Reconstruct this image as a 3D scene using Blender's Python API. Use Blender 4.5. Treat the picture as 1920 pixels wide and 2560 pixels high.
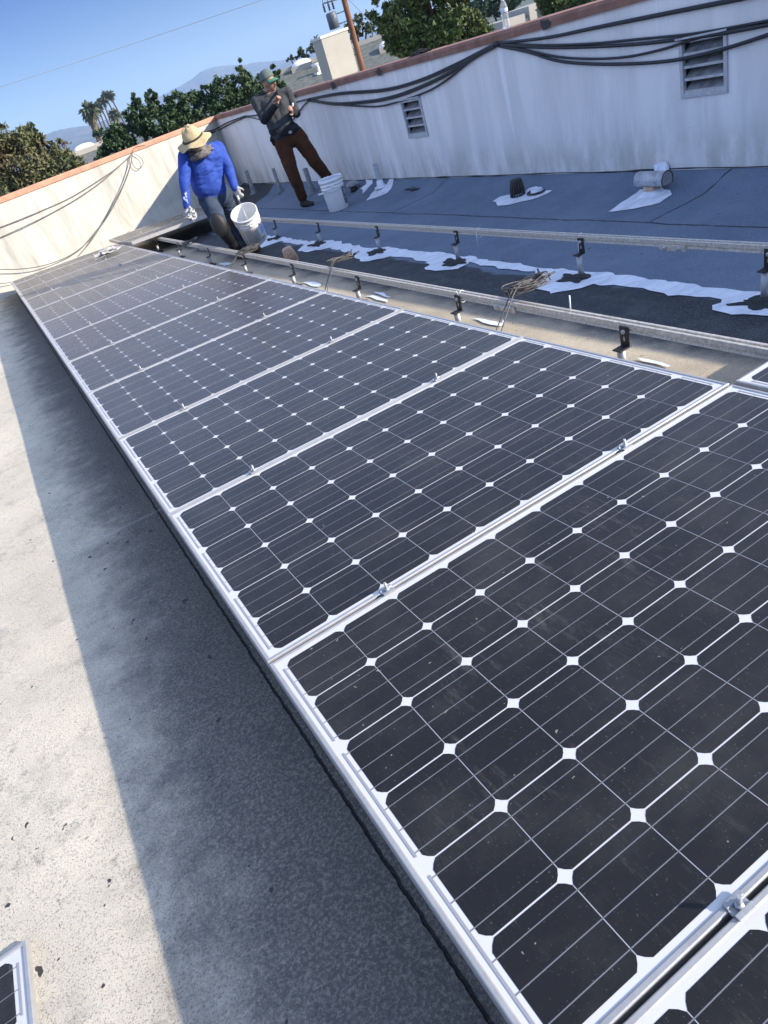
import bpy, bmesh, math, random, json
import numpy as np
from mathutils import Vector, Matrix, noise
random.seed(7); rng = np.random.default_rng(7)
for o in list(bpy.data.objects): bpy.data.objects.remove(o)
S = bpy.context.scene
COL = S.collection
# ---------------------------------------------------------------- camera
CR = Matrix([[0.820016, -0.495214, 0.286944], [-0.496328, -0.36562, 0.787389], [-0.285013, -0.78809, -0.545602]])
CC = Vector([-0.0645, -1.3059, 1.1084])
cd = bpy.data.cameras.new('camera'); cam = bpy.data.objects.new('camera', cd); COL.objects.link(cam)
m3 = Matrix(((CR[0][0], -CR[0][1], -CR[0][2]), (CR[1][0], -CR[1][1], -CR[1][2]), (CR[2][0], -CR[2][1], -CR[2][2])))
cam.matrix_world = Matrix.Translation(CC) @ m3.to_4x4()
cd.sensor_fit = 'HORIZONTAL'; cd.sensor_width = 36; cd.lens = 36 * 1714.4 / 1920
cd.clip_start = .02; cd.clip_end = 20000
S.camera = cam
S.render.resolution_x = 768; S.render.resolution_y = 1024
# ---------------------------------------------------------------- light
SUNV = Vector((1.9, -1.6, .91)).normalized()
w = bpy.data.worlds.new("World"); S.world = w; w.use_nodes = True
nt = w.node_tree; nt.nodes.clear()
sky = nt.nodes.new('ShaderNodeTexSky'); sky.sky_type = 'NISHITA'; sky.sun_disc = False
sky.sun_elevation = math.asin(SUNV.z); sky.sun_rotation = math.atan2(SUNV.x, SUNV.y)
sky.altitude = 50; sky.air_density = 1.0; sky.dust_density = 0.2; sky.ozone_density = 3.0
bg = nt.nodes.new('ShaderNodeBackground'); bg.inputs[1].default_value = .15
wo = nt.nodes.new('ShaderNodeOutputWorld')
hs = nt.nodes.new('ShaderNodeHueSaturation'); hs.inputs['Saturation'].default_value = .66; hs.inputs['Hue'].default_value = .508; nt.links.new(sky.outputs[0], hs.inputs['Color']); gm_ = nt.nodes.new('ShaderNodeGamma'); gm_.inputs[1].default_value = 1.22; nt.links.new(hs.outputs[0], gm_.inputs[0]); 
tcw = nt.nodes.new('ShaderNodeTexCoord'); sxw = nt.nodes.new('ShaderNodeSeparateXYZ'); rpw = nt.nodes.new('ShaderNodeValToRGB'); mxw = nt.nodes.new('ShaderNodeMix'); mxw.data_type = 'RGBA'; mxw.blend_type = 'MULTIPLY'; mxw.inputs[0].default_value = 1
nt.links.new(tcw.outputs['Generated'], sxw.inputs[0]); nt.links.new(sxw.outputs[2], rpw.inputs[0]); el = rpw.color_ramp.elements
el[0].position = 0; el[0].color = (.165, .205, .265, 1); el[1].position = .15; el[1].color = (.043, .078, .165, 1)
for ps, cl_ in ((.32, (.60, .66, .80, 1)), (.55, (1.0, .98, .92, 1))): e_ = el.new(ps); e_.color = cl_
nt.links.new(gm_.outputs[0], mxw.inputs[6]); nt.links.new(rpw.outputs[0], mxw.inputs[7]); nt.links.new(mxw.outputs[2], bg.inputs[0]); nt.links.new(bg.outputs[0], wo.inputs[0])
sl = bpy.data.lights.new('sun', 'SUN'); sl.energy = 3.5; sl.angle = math.radians(.53); sl.color = (1, .89, .74)
so = bpy.data.objects.new('sun', sl); COL.objects.link(so)
so.rotation_euler = SUNV.to_track_quat('Z', 'Y').to_euler(); so.location = (20, -20, 20)
S.view_settings.view_transform = 'Standard'; S.view_settings.look = 'None'
S.view_settings.exposure = 1.5; S.view_settings.gamma = 1
S.cycles.max_bounces = 6; S.cycles.volume_bounces = 0
# ---------------------------------------------------------------- data: real coordinates in metres
G = Matrix([[0.9993163, -0.0002679, 0.0369708], [-0.0002679, 0.999895, 0.0144886], [-0.0369708, -0.0144886, 0.9992113]])
D = json.loads(r'''{"wallcab":[[[4.64,4.614,0.774],[4.64,3.97,0.719],[4.64,3.447,0.7],[4.64,2.993,0.683],[4.64,2.598,0.669],[4.64,2.197,0.654],[4.64,1.841,0.648]],[[4.64,4.614,0.774],[4.64,3.969,0.721],[4.64,3.446,0.705],[4.64,2.992,0.69],[4.64,2.597,0.676],[4.64,2.197,0.662],[4.64,1.842,0.655]],[[4.64,4.614,0.771],[4.64,3.981,0.668],[4.64,3.463,0.603],[4.64,3.005,0.563],[4.64,2.605,0.528],[4.64,2.329,0.515],[4.64,1.99,0.507],[4.64,1.786,0.505]],[[4.64,4.616,0.765],[4.64,3.985,0.652],[4.64,3.466,0.582],[4.64,3.008,0.533],[4.64,2.646,0.508],[4.64,2.3,0.49],[4.64,1.99,0.486],[4.64,1.785,0.485]],[[4.64,4.617,0.762],[4.64,4.275,0.679],[4.64,3.863,0.568],[4.64,3.479,0.501],[4.64,3.127,0.467],[4.64,2.807,0.469],[4.64,2.532,0.491],[4.64,2.33,0.499],[4.64,1.99,0.49],[4.64,1.785,0.489]],[[4.64,4.618,0.759],[4.64,4.219,0.652],[4.64,3.868,0.539],[4.64,3.485,0.466],[4.64,3.021,0.409],[4.64,2.65,0.387],[4.64,2.298,0.401],[4.64,1.989,0.432],[4.64,1.783,0.456]],[[4.64,4.613,0.777],[4.64,4.809,0.755],[4.64,5.315,0.697],[4.64,5.984,0.641],[4.64,6.739,0.634],[4.64,7.828,0.709],[4.64,8.768,0.732]],[[4.64,4.614,0.771],[4.64,4.838,0.743],[4.64,5.35,0.677],[4.64,6.025,0.623],[4.64,6.768,0.617],[4.64,7.84,0.692],[4.64,8.775,0.723]],[[4.64,4.616,0.765],[4.64,4.85,0.741],[4.64,5.55,0.624],[4.64,6.263,0.56],[4.64,6.791,0.544],[4.64,7.327,0.561],[4.64,8.03,0.609],[4.64,8.779,0.718]],[[4.64,4.618,0.759],[4.64,4.874,0.725],[4.64,5.556,0.61],[4.64,6.273,0.541],[4.64,6.82,0.526],[4.64,7.338,0.544],[4.64,8.043,0.591],[4.64,8.787,0.709]],[[4.64,4.62,0.753],[4.64,5.01,0.698],[4.64,5.575,0.565],[4.64,6.049,0.506],[4.64,6.832,0.472],[4.64,7.359,0.511],[4.64,8.039,0.596],[4.64,8.791,0.705]],[[4.64,8.779,0.718],[4.64,9.03,0.666],[4.64,9.379,0.566],[4.64,9.811,0.463]],[[4.64,8.771,0.728],[4.64,9.231,0.731],[4.64,9.882,0.689],[4.64,10.562,0.685],[4.64,11.406,0.723]],[[4.64,11.412,0.718],[4.64,10.963,0.652],[4.64,10.383,0.52]]],"knots":[[4.64,4.615,0.768],[4.64,8.775,0.723],[4.64,11.412,0.718]],"cornercab":[[[4.64,11.399,0.729],[4.64,11.888,0.718],[4.64,12.468,0.697],[4.64,12.917,0.662],[4.476,12.886,0.656],[4.257,12.805,0.684]],[[4.64,11.419,0.712],[4.64,11.924,0.689],[4.64,12.524,0.655],[4.64,12.976,0.618],[4.46,12.88,0.626],[4.244,12.801,0.661]]],"backcab":[[[2.793,12.268,0.769],[2.437,12.137,0.659],[1.975,11.967,0.577],[1.46,11.778,0.51],[0.989,11.605,0.494],[0.42,11.396,0.494],[-0.081,11.212,0.509]],[[2.785,12.254,0.759],[2.128,12.013,0.57],[1.584,11.813,0.466],[1.091,11.632,0.413],[0.695,11.486,0.389],[0.205,11.306,0.373],[-0.169,11.169,0.368]],[[2.767,12.183,0.755],[2.635,12.135,0.593],[2.363,12.035,0.368],[2.054,11.921,0.158],[1.789,11.824,0.008],[1.555,11.738,-0.093],[1.334,11.657,-0.176],[1.008,11.537,-0.233],[0.61,11.391,-0.214],[0.268,11.265,-0.131],[-0.035,11.154,-0.012],[-0.334,11.044,0.106]],[[2.778,12.219,0.76],[2.67,12.18,0.628],[2.407,12.083,0.405],[2.1,11.97,0.2],[1.847,11.877,0.044],[1.609,11.79,-0.089],[1.386,11.708,-0.199],[1.136,11.616,-0.295]],[[-0.447,11.003,-0.076],[-0.141,11.115,-0.184],[-0.045,11.151,-0.215],[0.192,11.238,-0.277]],[[2.787,12.265,0.759],[2.858,12.291,0.826],[2.945,12.324,0.838],[3.08,12.373,0.817]],[[2.786,12.244,0.752],[2.732,12.224,0.686],[2.72,12.219,0.593],[2.76,12.234,0.536],[2.831,12.26,0.532],[2.907,12.288,0.579],[2.906,12.288,0.664],[2.865,12.273,0.721],[2.823,12.257,0.76]]],"backknot":[2.787,12.265,0.759],"paint":[[[2.987,7.929,-0.477],[2.995,7.601,-0.475],[2.996,6.903,-0.47],[2.956,6.325,-0.466],[3.033,5.909,-0.463],[3.009,5.407,-0.46],[2.971,4.928,-0.456],[3.03,4.6,-0.454],[3.024,4.199,-0.451],[3.045,3.78,-0.449],[3.024,3.246,-0.445],[3.002,2.927,-0.442],[2.977,2.59,-0.439],[2.984,2.349,-0.438],[2.989,2.13,-0.436],[3.014,1.897,-0.435],[3.003,1.695,-0.434],[2.991,1.485,-0.432],[2.997,1.228,-0.43],[2.988,0.931,-0.428],[3.004,0.819,-0.427],[3.008,0.679,-0.427],[2.724,0.49,-0.398],[2.72,0.62,-0.399],[2.668,0.769,-0.395],[2.693,0.888,-0.399],[2.79,0.919,-0.409],[2.845,1.036,-0.416],[2.818,1.184,-0.415],[2.817,1.286,-0.415],[2.849,1.558,-0.421],[2.819,1.815,-0.42],[2.737,1.825,-0.412],[2.599,1.932,-0.399],[2.641,2.118,-0.405],[2.805,2.207,-0.422],[2.899,2.428,-0.433],[2.872,2.765,-0.433],[2.928,3.206,-0.441],[2.781,3.154,-0.428],[2.679,3.318,-0.42],[2.72,3.512,-0.425],[2.808,3.58,-0.434],[2.871,3.968,-0.442],[2.85,4.279,-0.443],[2.679,4.382,-0.43],[2.723,4.719,-0.437],[2.815,5.051,-0.447],[2.862,5.57,-0.454],[2.771,5.709,-0.449],[2.686,5.742,-0.443],[2.691,6.008,-0.446],[2.855,6.172,-0.458],[2.863,6.95,-0.465],[2.732,6.943,-0.457],[2.61,6.972,-0.45]]],"patch_pipe":[[[4.179,7.057,-0.459],[4.426,7.312,-0.445],[4.486,7.296,-0.421],[4.555,7.274,-0.392],[4.504,7.107,-0.413],[4.563,7.129,-0.389],[4.667,7.184,-0.35],[4.896,7.653,-0.35],[4.857,7.396,-0.35],[4.621,7.032,-0.366],[4.483,6.909,-0.422],[4.356,6.915,-0.45],[4.265,6.979,-0.455]],[[4.485,7.777,-0.421],[4.571,7.692,-0.386],[4.727,7.922,-0.35],[4.943,8.352,-0.35],[5.012,8.291,-0.35],[4.816,7.86,-0.35],[4.589,7.534,-0.379],[4.508,7.548,-0.412],[4.394,7.524,-0.449],[4.468,7.641,-0.428]]],"patch_strainer":[[[4.197,4.514,-0.453],[4.319,4.537,-0.449],[4.368,4.451,-0.447],[4.4,4.288,-0.445],[4.468,4.293,-0.425],[4.492,4.193,-0.416],[4.45,4.094,-0.432],[4.445,3.934,-0.434],[4.353,3.952,-0.446],[4.261,3.996,-0.45],[4.213,4.092,-0.452],[4.126,4.164,-0.455],[4.106,4.309,-0.456],[4.167,4.404,-0.454]]],"patch_turtle":[[[4.033,2.855,-0.455],[4.159,2.883,-0.451],[4.283,2.898,-0.447],[4.382,2.918,-0.444],[4.441,2.921,-0.435],[4.471,2.77,-0.423],[4.44,2.618,-0.435],[4.363,2.55,-0.444],[4.206,2.524,-0.449],[4.157,2.572,-0.451],[4.098,2.66,-0.453],[4.064,2.754,-0.454]]],"patch_wall":[[4.654,2.948,-0.321],[4.654,2.924,-0.31],[4.654,2.87,-0.298],[4.654,2.833,-0.296],[4.654,2.812,-0.317],[4.652,2.806,-0.353],[4.595,2.774,-0.375],[4.584,2.779,-0.38],[4.613,2.84,-0.368],[4.627,2.889,-0.363],[4.644,2.934,-0.356]],"patch_sun":[[[2.044,4.558,-0.382],[2.096,4.524,-0.385],[2.155,4.386,-0.388],[2.142,4.276,-0.386],[2.096,4.108,-0.379],[2.035,4.076,-0.375],[2.008,4.18,-0.375]],[[2.062,3.384,-0.366],[2.12,3.32,-0.37],[2.112,3.149,-0.367],[2.093,2.996,-0.363],[2.034,2.92,-0.358],[2.043,3.196,-0.362]],[[2.081,2.092,-0.349],[2.108,1.989,-0.351],[2.107,1.837,-0.348],[2.101,1.751,-0.347],[2.188,1.83,-0.356],[2.12,1.739,-0.348],[2.05,1.711,-0.341],[2.029,1.829,-0.342]],[[2.058,0.801,-0.328],[2.072,0.725,-0.329],[2.072,0.629,-0.328],[2.05,0.559,-0.324],[2.028,0.561,-0.323],[2.04,0.653,-0.325],[2.033,0.734,-0.326]],[[2.172,3.424,-0.376],[2.179,3.252,-0.375],[2.139,3.04,-0.368],[2.11,3.048,-0.366],[2.125,3.219,-0.369]],[[2.099,7.029,-0.421],[2.167,6.824,-0.422],[2.151,6.564,-0.418],[2.029,6.638,-0.411],[2.024,6.925,-0.415]]],"pipe1":[4.422,11.721,-0.451,0.39],"pipe2":[4.453,10.499,-0.437,0.37],"pipe3":[4.417,9.149,-0.45,0.36],"pipe4":[4.521,7.213,-0.406,0.28],"str1":[2.428,5.544,-0.423],"str2":[4.347,4.304,-0.447],"ring":[4.413,4.106,-0.444],"turt":[4.416,2.777,-0.443],"dome":[4.458,7.865,-0.432],"bucket2":[3.988,7.39,-0.469],"debris1":[4.476,6.4,-0.424],"manL":[4.082,8.846,-0.468],"manR":[4.59,8.861,-0.379],"rail1":[[1.987,0.122,-0.15],[2.007,0.762,-0.16],[2.014,2.005,-0.179],[2.043,3.311,-0.199],[2.06,4.569,-0.218],[2.063,5.903,-0.237],[2.076,7.15,-0.256],[2.097,8.65,-0.278],[2.101,9.89,-0.296]],"rail2":[[2.917,0.789,-0.194],[2.952,2.027,-0.214],[2.979,3.375,-0.234],[3.008,4.665,-0.254],[3.018,6.005,-0.274],[3.029,7.318,-0.293]],"coils":[[[2.023,1.44,-0.096],[2.04,1.626,-0.099],[1.691,1.313,-0.082]],[[2.016,3.513,-0.126],[2.079,3.357,-0.126],[1.663,3.185,-0.108]],[[1.954,5.398,-0.151],[2.133,5.371,-0.157],[1.679,5.373,-0.14]],[[1.922,7.392,-0.178],[2.132,7.62,-0.189],[1.66,7.175,-0.165]]],"louvre1":[[4.66,6.45,0.46],[4.66,6.08,0.453],[4.66,6.103,0.124],[4.66,6.46,0.112]],"louvre2":[[4.66,2.635,0.478],[4.66,2.322,0.472],[4.66,2.305,0.158],[4.66,2.645,0.169]],"bottle":[4.69,4.499,0.848],"rag":[1.321,9.401,-0.185],"panL":[[-0.775,-0.015,-0.193],[-0.724,-0.102,-0.194],[-0.723,-0.297,-0.191]],"trees":{"t1":[[1.423,15.629,1.175,0.612,0.564],[1.959,15.573,0.805,0.553,0.432],[0.917,15.666,0.736,0.509,0.427],[2.296,15.529,0.456,0.413,0.33],[0.927,15.665,1.559,0.492,0.482],[1.605,15.612,1.487,0.357,0.293],[1.285,15.64,1.626,0.318,0.276],[2.157,15.548,1.16,0.182,0.214],[1.44,15.627,0.632,0.663,0.432]],"t1s":[[1.884,15.582,1.661,0.127,0.095],[1.891,15.581,1.491,0.111,0.08],[1.772,15.595,1.565,0.095,0.079]],"t2":[[3.298,15.358,0.924,0.317,0.339],[3.823,15.244,1.209,0.265,0.337],[4.195,15.152,1.014,0.388,0.374],[4.606,15.04,1.168,0.281,0.271],[2.959,15.423,0.766,0.282,0.204],[4.219,15.146,1.453,0.153,0.161],[3.378,15.342,1.164,0.181,0.202],[3.95,15.213,1.552,0.09,0.133]],"t2b":[[5.373,15.853,0.974,0.362,0.367],[5.892,15.68,1.044,0.362,0.353],[6.288,15.536,1.152,0.324,0.316],[6.649,15.395,0.957,0.326,0.248],[6.985,15.256,0.807,0.204,0.32],[6.264,15.545,0.644,0.44,0.286],[5.036,15.956,0.72,0.438,0.249],[7.085,15.213,1.203,0.1,0.168],[6.46,15.47,1.52,0.114,0.153],[5.601,15.779,1.295,0.115,0.14]],"t3":[[8.58,12.158,1.198,0.479,0.465],[9.076,11.826,1.085,0.545,0.545],[9.482,11.534,0.742,0.425,0.397],[8.338,12.31,1.571,0.257,0.325],[9.412,11.586,1.525,0.597,0.332],[9.746,11.334,0.481,0.262,0.206],[8.556,12.173,0.812,0.348,0.209],[9.022,11.864,1.73,0.597,0.332],[8.367,12.292,1.012,0.208,0.208]],"t4":[[14.9,14.82,0.462,0.506,0.425],[15.451,14.292,0.32,0.601,0.4],[15.879,13.853,0.262,0.396,0.347],[14.791,14.921,0.802,0.502,0.401]],"t5":[[19.513,39.212,1.717,0.434,0.304],[20.076,38.935,1.868,0.432,0.346],[20.164,38.891,1.502,0.348,0.304],[18.94,39.484,1.68,0.348,0.174],[18.654,39.616,1.642,0.218,0.109]],"t6":[[20.618,35.249,1.872,0.4,0.56],[21.076,34.986,1.885,0.359,0.519],[21.274,34.87,1.476,0.321,0.602],[20.287,35.434,1.676,0.281,0.482]],"t7":[[34.09,41.804,0.989,1.278,0.639],[35.259,40.852,0.856,1.014,0.659],[33.639,42.157,0.73,0.772,0.514],[34.815,41.22,0.496,1.023,0.46]],"t8":[[6.07,46.3,1.426,0.41,0.273],[6.637,46.224,1.39,0.32,0.229]],"t9":[[12.761,67.509,1.616,0.403,0.269],[13.277,67.411,1.543,0.269,0.269],[12.336,67.587,1.598,0.268,0.201]]},"palms":[[19.873,106.872,4.546,1.402,1.402,18.738,107.075,1.612,1],[36.46,185.15,6.802,1.169,1.169,34.988,185.433,1.147,0],[37.414,195.151,7.658,1.133,1.133,36.609,195.303,2.988,0],[37.088,185.026,7.819,1.166,1.166,36.303,185.181,1.313,0],[38.04,184.834,7.524,1.168,1.168,36.976,185.049,1.518,0],[38.856,184.665,8.557,1.343,1.343,39.071,184.62,2.105,0],[39.879,184.448,8.402,1.345,1.345,40.337,184.349,2.369,0],[26.708,125.907,3.664,1.056,1.056,25.961,126.062,1.457,1]],"ridge1":[[-268.39,2584.811,71.703],[-59.27,2598.02,54.106],[100.25,2596.758,45.398],[198.672,2591.088,46.911],[270.905,2584.535,53.984],[313.894,2579.669,59.341],[355.413,2574.279,61.856],[409.529,2566.229,54.827],[462.568,2557.204,44.791],[502.608,2549.639,45.667],[535.417,2542.954,39.806],[562.697,2537.06,37.957],[596.194,2529.401,33.008],[638.42,2519.078,13.887],[696.951,2503.523,0.891],[807.559,2470.079,-11.712],[961.098,2414.51,-10.101],[1158.61,2326.241,-7.898],[1386.445,2198.147,-14.972]],"ridge2":[[541.684,3355.256,36.828],[647.774,3336.404,47.594],[705.39,3324.703,61.877],[744.845,3316.089,67.1],[808.644,3301.116,67.578],[903.135,3276.533,72.984],[975.061,3255.86,80.931],[1035.777,3237.063,90.763],[1079.015,3222.913,103.019],[1135.987,3203.282,102.222],[1197.18,3180.927,88.547],[1242.348,3163.565,75.565],[1284.141,3146.839,70.742],[1342.948,3122.205,56.042],[1394.811,3099.391,44.886],[1500.23,3049.779,40.147],[1680.705,2954.2,32.947],[1961.209,2775.996,23.101],[2211.142,2581.438,13.521],[2613.425,2173.475,18.569]],"h":{"ridge":[[10.949,23.346,1.168],[12.201,22.747,1.166],[13.532,22.021,1.198]],"chim":[[9.021,16.512,1.582],[9.534,16.241,1.573],[9.744,16.124,0.822],[9.123,16.459,0.646]],"pole":[[11.648,19.642,2.437],[11.618,19.659,0.486]],"tran":[11.246,19.862,1.891],"sky1":[[10.914,23.361,1.248],[11.551,23.068,1.268]],"h2":[[3.768,28.448,1.041],[6.269,28.018,1.216],[4.542,28.338,0.127]],"wb":[[25.558,29.41,-0.067],[26.428,28.663,0.144],[27.121,28.036,-0.289]],"sky2":[[3.812,28.443,1.12],[4.581,28.332,1.176]],"gable":[[10.093,18.209,0.535],[10.704,17.878,0.753]]},"wire":[[1.305,18.647,2.713],[2.011,18.586,2.689],[4.973,18.049,2.649],[7.928,17.028,2.6],[9.331,16.35,2.568]],"wire2":[[11.732,19.595,2.269],[10.093,14.751,0.586]],"grey":{"head":[4.021,8.471,1.077],"crown":[4.051,8.458,1.158],"chin":[4.031,8.38,0.967],"neck":[3.962,8.527,0.956],"shL":[3.799,8.561,0.922],"shR":[4.204,8.414,0.899],"chest":[3.97,8.492,0.799],"belly":[3.981,8.466,0.592],"pelvis":[4.042,8.462,0.416],"hipL":[3.944,8.503,0.38],"hipR":[4.148,8.416,0.39],"elL":[3.798,8.507,0.694],"wrL":[3.924,8.251,0.819],"haL":[3.97,8.21,0.857],"elR":[4.231,8.413,0.639],"wrR":[4.088,8.225,0.68],"haR":[4.108,8.172,0.712],"knL":[3.919,8.448,0.003],"anL":[3.96,8.496,-0.361],"knR":[4.245,8.352,0.043],"anR":[4.395,8.416,-0.258]},"blue":{"head":[2.264,6.647,0.8],"neck":[2.354,6.735,0.706],"shL":[2.127,6.727,0.716],"shR":[2.523,6.818,0.672],"chest":[2.277,6.789,0.578],"belly":[2.272,6.832,0.388],"pelvis":[2.314,6.882,0.264],"hipL":[2.219,6.857,0.259],"hipR":[2.407,6.896,0.249],"elL":[1.996,6.658,0.509],"wrL":[1.903,6.599,0.299],"haL":[1.894,6.581,0.233],"elR":[2.535,6.752,0.455],"wrR":[2.483,6.642,0.289],"haR":[2.472,6.625,0.235],"knL":[2.165,6.634,0.032],"anL":[2.274,6.79,-0.309],"knR":[2.429,6.973,-0.005],"anR":[2.413,6.874,-0.349]},"bucket1":[[2.472,6.625,0.027],[2.532,6.711,-0.362]],"coldebris":[4.69,6.007,0.866]}''')
def W(x, y, z=0.0): return G @ Vector((x, y, z))          # plane of the solar array -> world
def lerp(x, X, Z):
    for i in range(len(X) - 1):
        if x <= X[i + 1]: 
            t = (x - X[i]) / (X[i + 1] - X[i]); return Z[i] + max(t, 0) * (Z[i + 1] - Z[i]) if t > 0 else Z[i]
    return Z[-1]
def roofz(x, y):
    return lerp(x, [-8, 0, 2.05, 2.95, 3.9, 4.42, 4.66, 9], [.056, -.24, -.316, -.42, -.45, -.44, -.35, -.35]) - .0145 * y * lerp(x, [2.05, 2.95, 4.66], [1, .5, 0])
# ---------------------------------------------------------------- materials
def mat(name, col=(.5, .5, .5), rough=.8, metal=0, spec=.5, coat=0, var=0, vscale=3, vcol=None, bump=0, bscale=40, bdist=.01, stretch=(1, 1, 1), sheen=0, objc=False, detail=6):
    if rough > .85: spec = .12
    m = bpy.data.materials.new(name); m.use_nodes = True
    t = m.node_tree; p = t.nodes['Principled BSDF']
    p.inputs['Base Color'].default_value = (*col, 1); p.inputs['Roughness'].default_value = rough
    p.inputs['Metallic'].default_value = metal; p.inputs['Specular IOR Level'].default_value = spec
    p.inputs['Coat Weight'].default_value = coat; p.inputs['Sheen Weight'].default_value = sheen
    m['p'] = 1
    g = t.nodes.new('ShaderNodeNewGeometry'); tc = t.nodes.new('ShaderNodeTexCoord')
    mp = t.nodes.new('ShaderNodeMapping'); mp.inputs['Scale'].default_value = stretch; mp.name = 'map'
    t.links.new((tc.outputs['Object'] if objc else g.outputs['Position']), mp.inputs[0])
    if var:
        n = t.nodes.new('ShaderNodeTexNoise'); n.inputs['Scale'].default_value = vscale; n.inputs['Detail'].default_value = detail; n.inputs['Roughness'].default_value = .62
        t.links.new(mp.outputs[0], n.inputs['Vector'])
        r = t.nodes.new('ShaderNodeValToRGB'); r.color_ramp.elements[0].position = .35; r.color_ramp.elements[1].position = .68
        c2 = vcol or tuple(c * (1 - var) for c in col)
        r.color_ramp.elements[0].color = (*c2, 1); r.color_ramp.elements[1].color = (*col, 1)
        t.links.new(n.outputs[0], r.inputs[0]); t.links.new(r.outputs[0], p.inputs['Base Color'])
    if bump:
        n = t.nodes.new('ShaderNodeTexNoise'); n.inputs['Scale'].default_value = bscale; n.inputs['Detail'].default_value = 4
        t.links.new(mp.outputs[0], n.inputs['Vector'])
        b = t.nodes.new('ShaderNodeBump'); b.inputs['Strength'].default_value = bump; b.inputs['Distance'].default_value = bdist
        t.links.new(n.outputs[0], b.inputs['Height']); t.links.new(b.outputs[0], p.inputs['Normal'])
    return m
class NB:                                                  # tiny node-graph helper
    def __init__(s, m):
        s.t = m.node_tree; s.p = s.t.nodes['Principled BSDF']; s.pos = s.t.nodes.new('ShaderNodeNewGeometry').outputs['Position']
        x = s.t.nodes.new('ShaderNodeSeparateXYZ'); s.t.links.new(s.pos, x.inputs[0]); s.x, s.y, s.z = x.outputs
    def lk(s, a, b):
        if isinstance(a, (int, float)): b.default_value = a
        elif isinstance(a, tuple): b.default_value = (*a, 1) if len(b.default_value) == 4 else a
        else: s.t.links.new(a, b)
    def math(s, op, a, b=0.0, c=None, clamp=False):
        n = s.t.nodes.new('ShaderNodeMath'); n.operation = op; n.use_clamp = clamp
        s.lk(a, n.inputs[0]); s.lk(b, n.inputs[1])
        if c is not None: s.lk(c, n.inputs[2])
        return n.outputs[0]
    def noise(s, scale, detail=5, rough=.6, stretch=(1, 1, 1), off=(0, 0, 0), rot=(0, 0, 0)):
        mp = s.t.nodes.new('ShaderNodeMapping'); mp.inputs['Scale'].default_value = stretch; mp.inputs['Location'].default_value = off; mp.inputs['Rotation'].default_value = rot
        s.t.links.new(s.pos, mp.inputs[0])
        n = s.t.nodes.new('ShaderNodeTexNoise'); n.inputs['Scale'].default_value = scale; n.inputs['Detail'].default_value = detail; n.inputs['Roughness'].default_value = rough
        s.t.links.new(mp.outputs[0], n.inputs['Vector']); return n.outputs[0]
    def ramp(s, v, a, b, ca=0.0, cb=1.0):                 # smooth map of v from [a,b] to [ca,cb]
        n = s.t.nodes.new('ShaderNodeMapRange'); n.interpolation_type = 'SMOOTHSTEP'
        for i, q in enumerate((v, a, b, ca, cb)): s.lk(q, n.inputs[i])
        return n.outputs[0]
    def mix(s, f, a, b, mode='MIX'):
        n = s.t.nodes.new('ShaderNodeMix'); n.data_type = 'RGBA'; n.blend_type = mode
        s.lk(f, n.inputs[0]); s.lk(a, n.inputs[6]); s.lk(b, n.inputs[7]); return n.outputs[2]
    def bump(s, h, dist, strength=1.0, prev=None):
        n = s.t.nodes.new('ShaderNodeBump'); n.inputs['Distance'].default_value = dist; n.inputs['Strength'].default_value = strength
        s.t.links.new(h, n.inputs['Height'])
        if prev is not None: s.t.links.new(prev, n.inputs['Normal'])
        return n.outputs[0]
def new(name, rough=.9, metal=0, spec=.3):
    m = bpy.data.materials.new(name); m.use_nodes = True; n = NB(m)
    n.p.inputs['Roughness'].default_value = rough; n.p.inputs['Metallic'].default_value = metal; n.p.inputs['Specular IOR Level'].default_value = spec
    return m, n
# roof cap sheet: beige granules, damp dark valley, blue-grey coating
M_roof, n = new('roof membrane', .93, spec=.25)
big = n.noise(1.1, 6, .65); mid = n.noise(7, 6, .7); fine = n.noise(230, 2, .8); fine2 = n.noise(190, 3, .75, off=(4, 2, 0))
beige = n.mix(n.ramp(big, .35, .65), (.53, .475, .375), (.65, .58, .455))
beige = n.mix(n.ramp(mid, .50, .68, 0, .38), beige, (.24, .23, .21))
xw = n.math('ADD', n.x, n.math('MULTIPLY', n.math('SUBTRACT', n.noise(2.2, 6, .7), .5), .5))
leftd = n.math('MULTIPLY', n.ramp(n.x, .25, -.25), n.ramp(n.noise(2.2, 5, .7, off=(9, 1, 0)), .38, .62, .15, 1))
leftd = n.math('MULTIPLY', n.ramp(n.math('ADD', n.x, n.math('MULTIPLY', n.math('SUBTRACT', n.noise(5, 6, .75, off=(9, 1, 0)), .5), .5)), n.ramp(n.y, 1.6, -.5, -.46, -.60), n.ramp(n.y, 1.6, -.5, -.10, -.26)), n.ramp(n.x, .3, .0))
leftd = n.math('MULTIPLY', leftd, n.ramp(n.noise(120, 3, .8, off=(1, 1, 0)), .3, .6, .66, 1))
beige = n.mix(n.math('MULTIPLY', leftd, .90), beige, (.060, .060, .062))  # dirt plus the shade close to the array, both put into the colour
beige = n.mix(n.math('MULTIPLY', n.ramp(n.noise(28, 5, .8, off=(6, 1, 0)), .52, .66, 0, .55), n.ramp(n.noise(1.8, 3, .6, off=(5, 5, 0)), .48, .62)), beige, (.10, .098, .095))
beige = n.mix(n.math('MULTIPLY', n.ramp(n.x, 1.3, 1.7), .75), beige, n.mix(n.ramp(big, .4, .65), (.34, .285, .205), (.46, .395, .29)))
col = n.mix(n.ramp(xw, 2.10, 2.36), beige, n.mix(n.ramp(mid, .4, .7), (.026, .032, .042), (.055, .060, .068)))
xb = n.math('ADD', n.x, n.math('MULTIPLY', n.math('SUBTRACT', n.noise(3, 4, .6, off=(3, 0, 0)), .5), .22))
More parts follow.
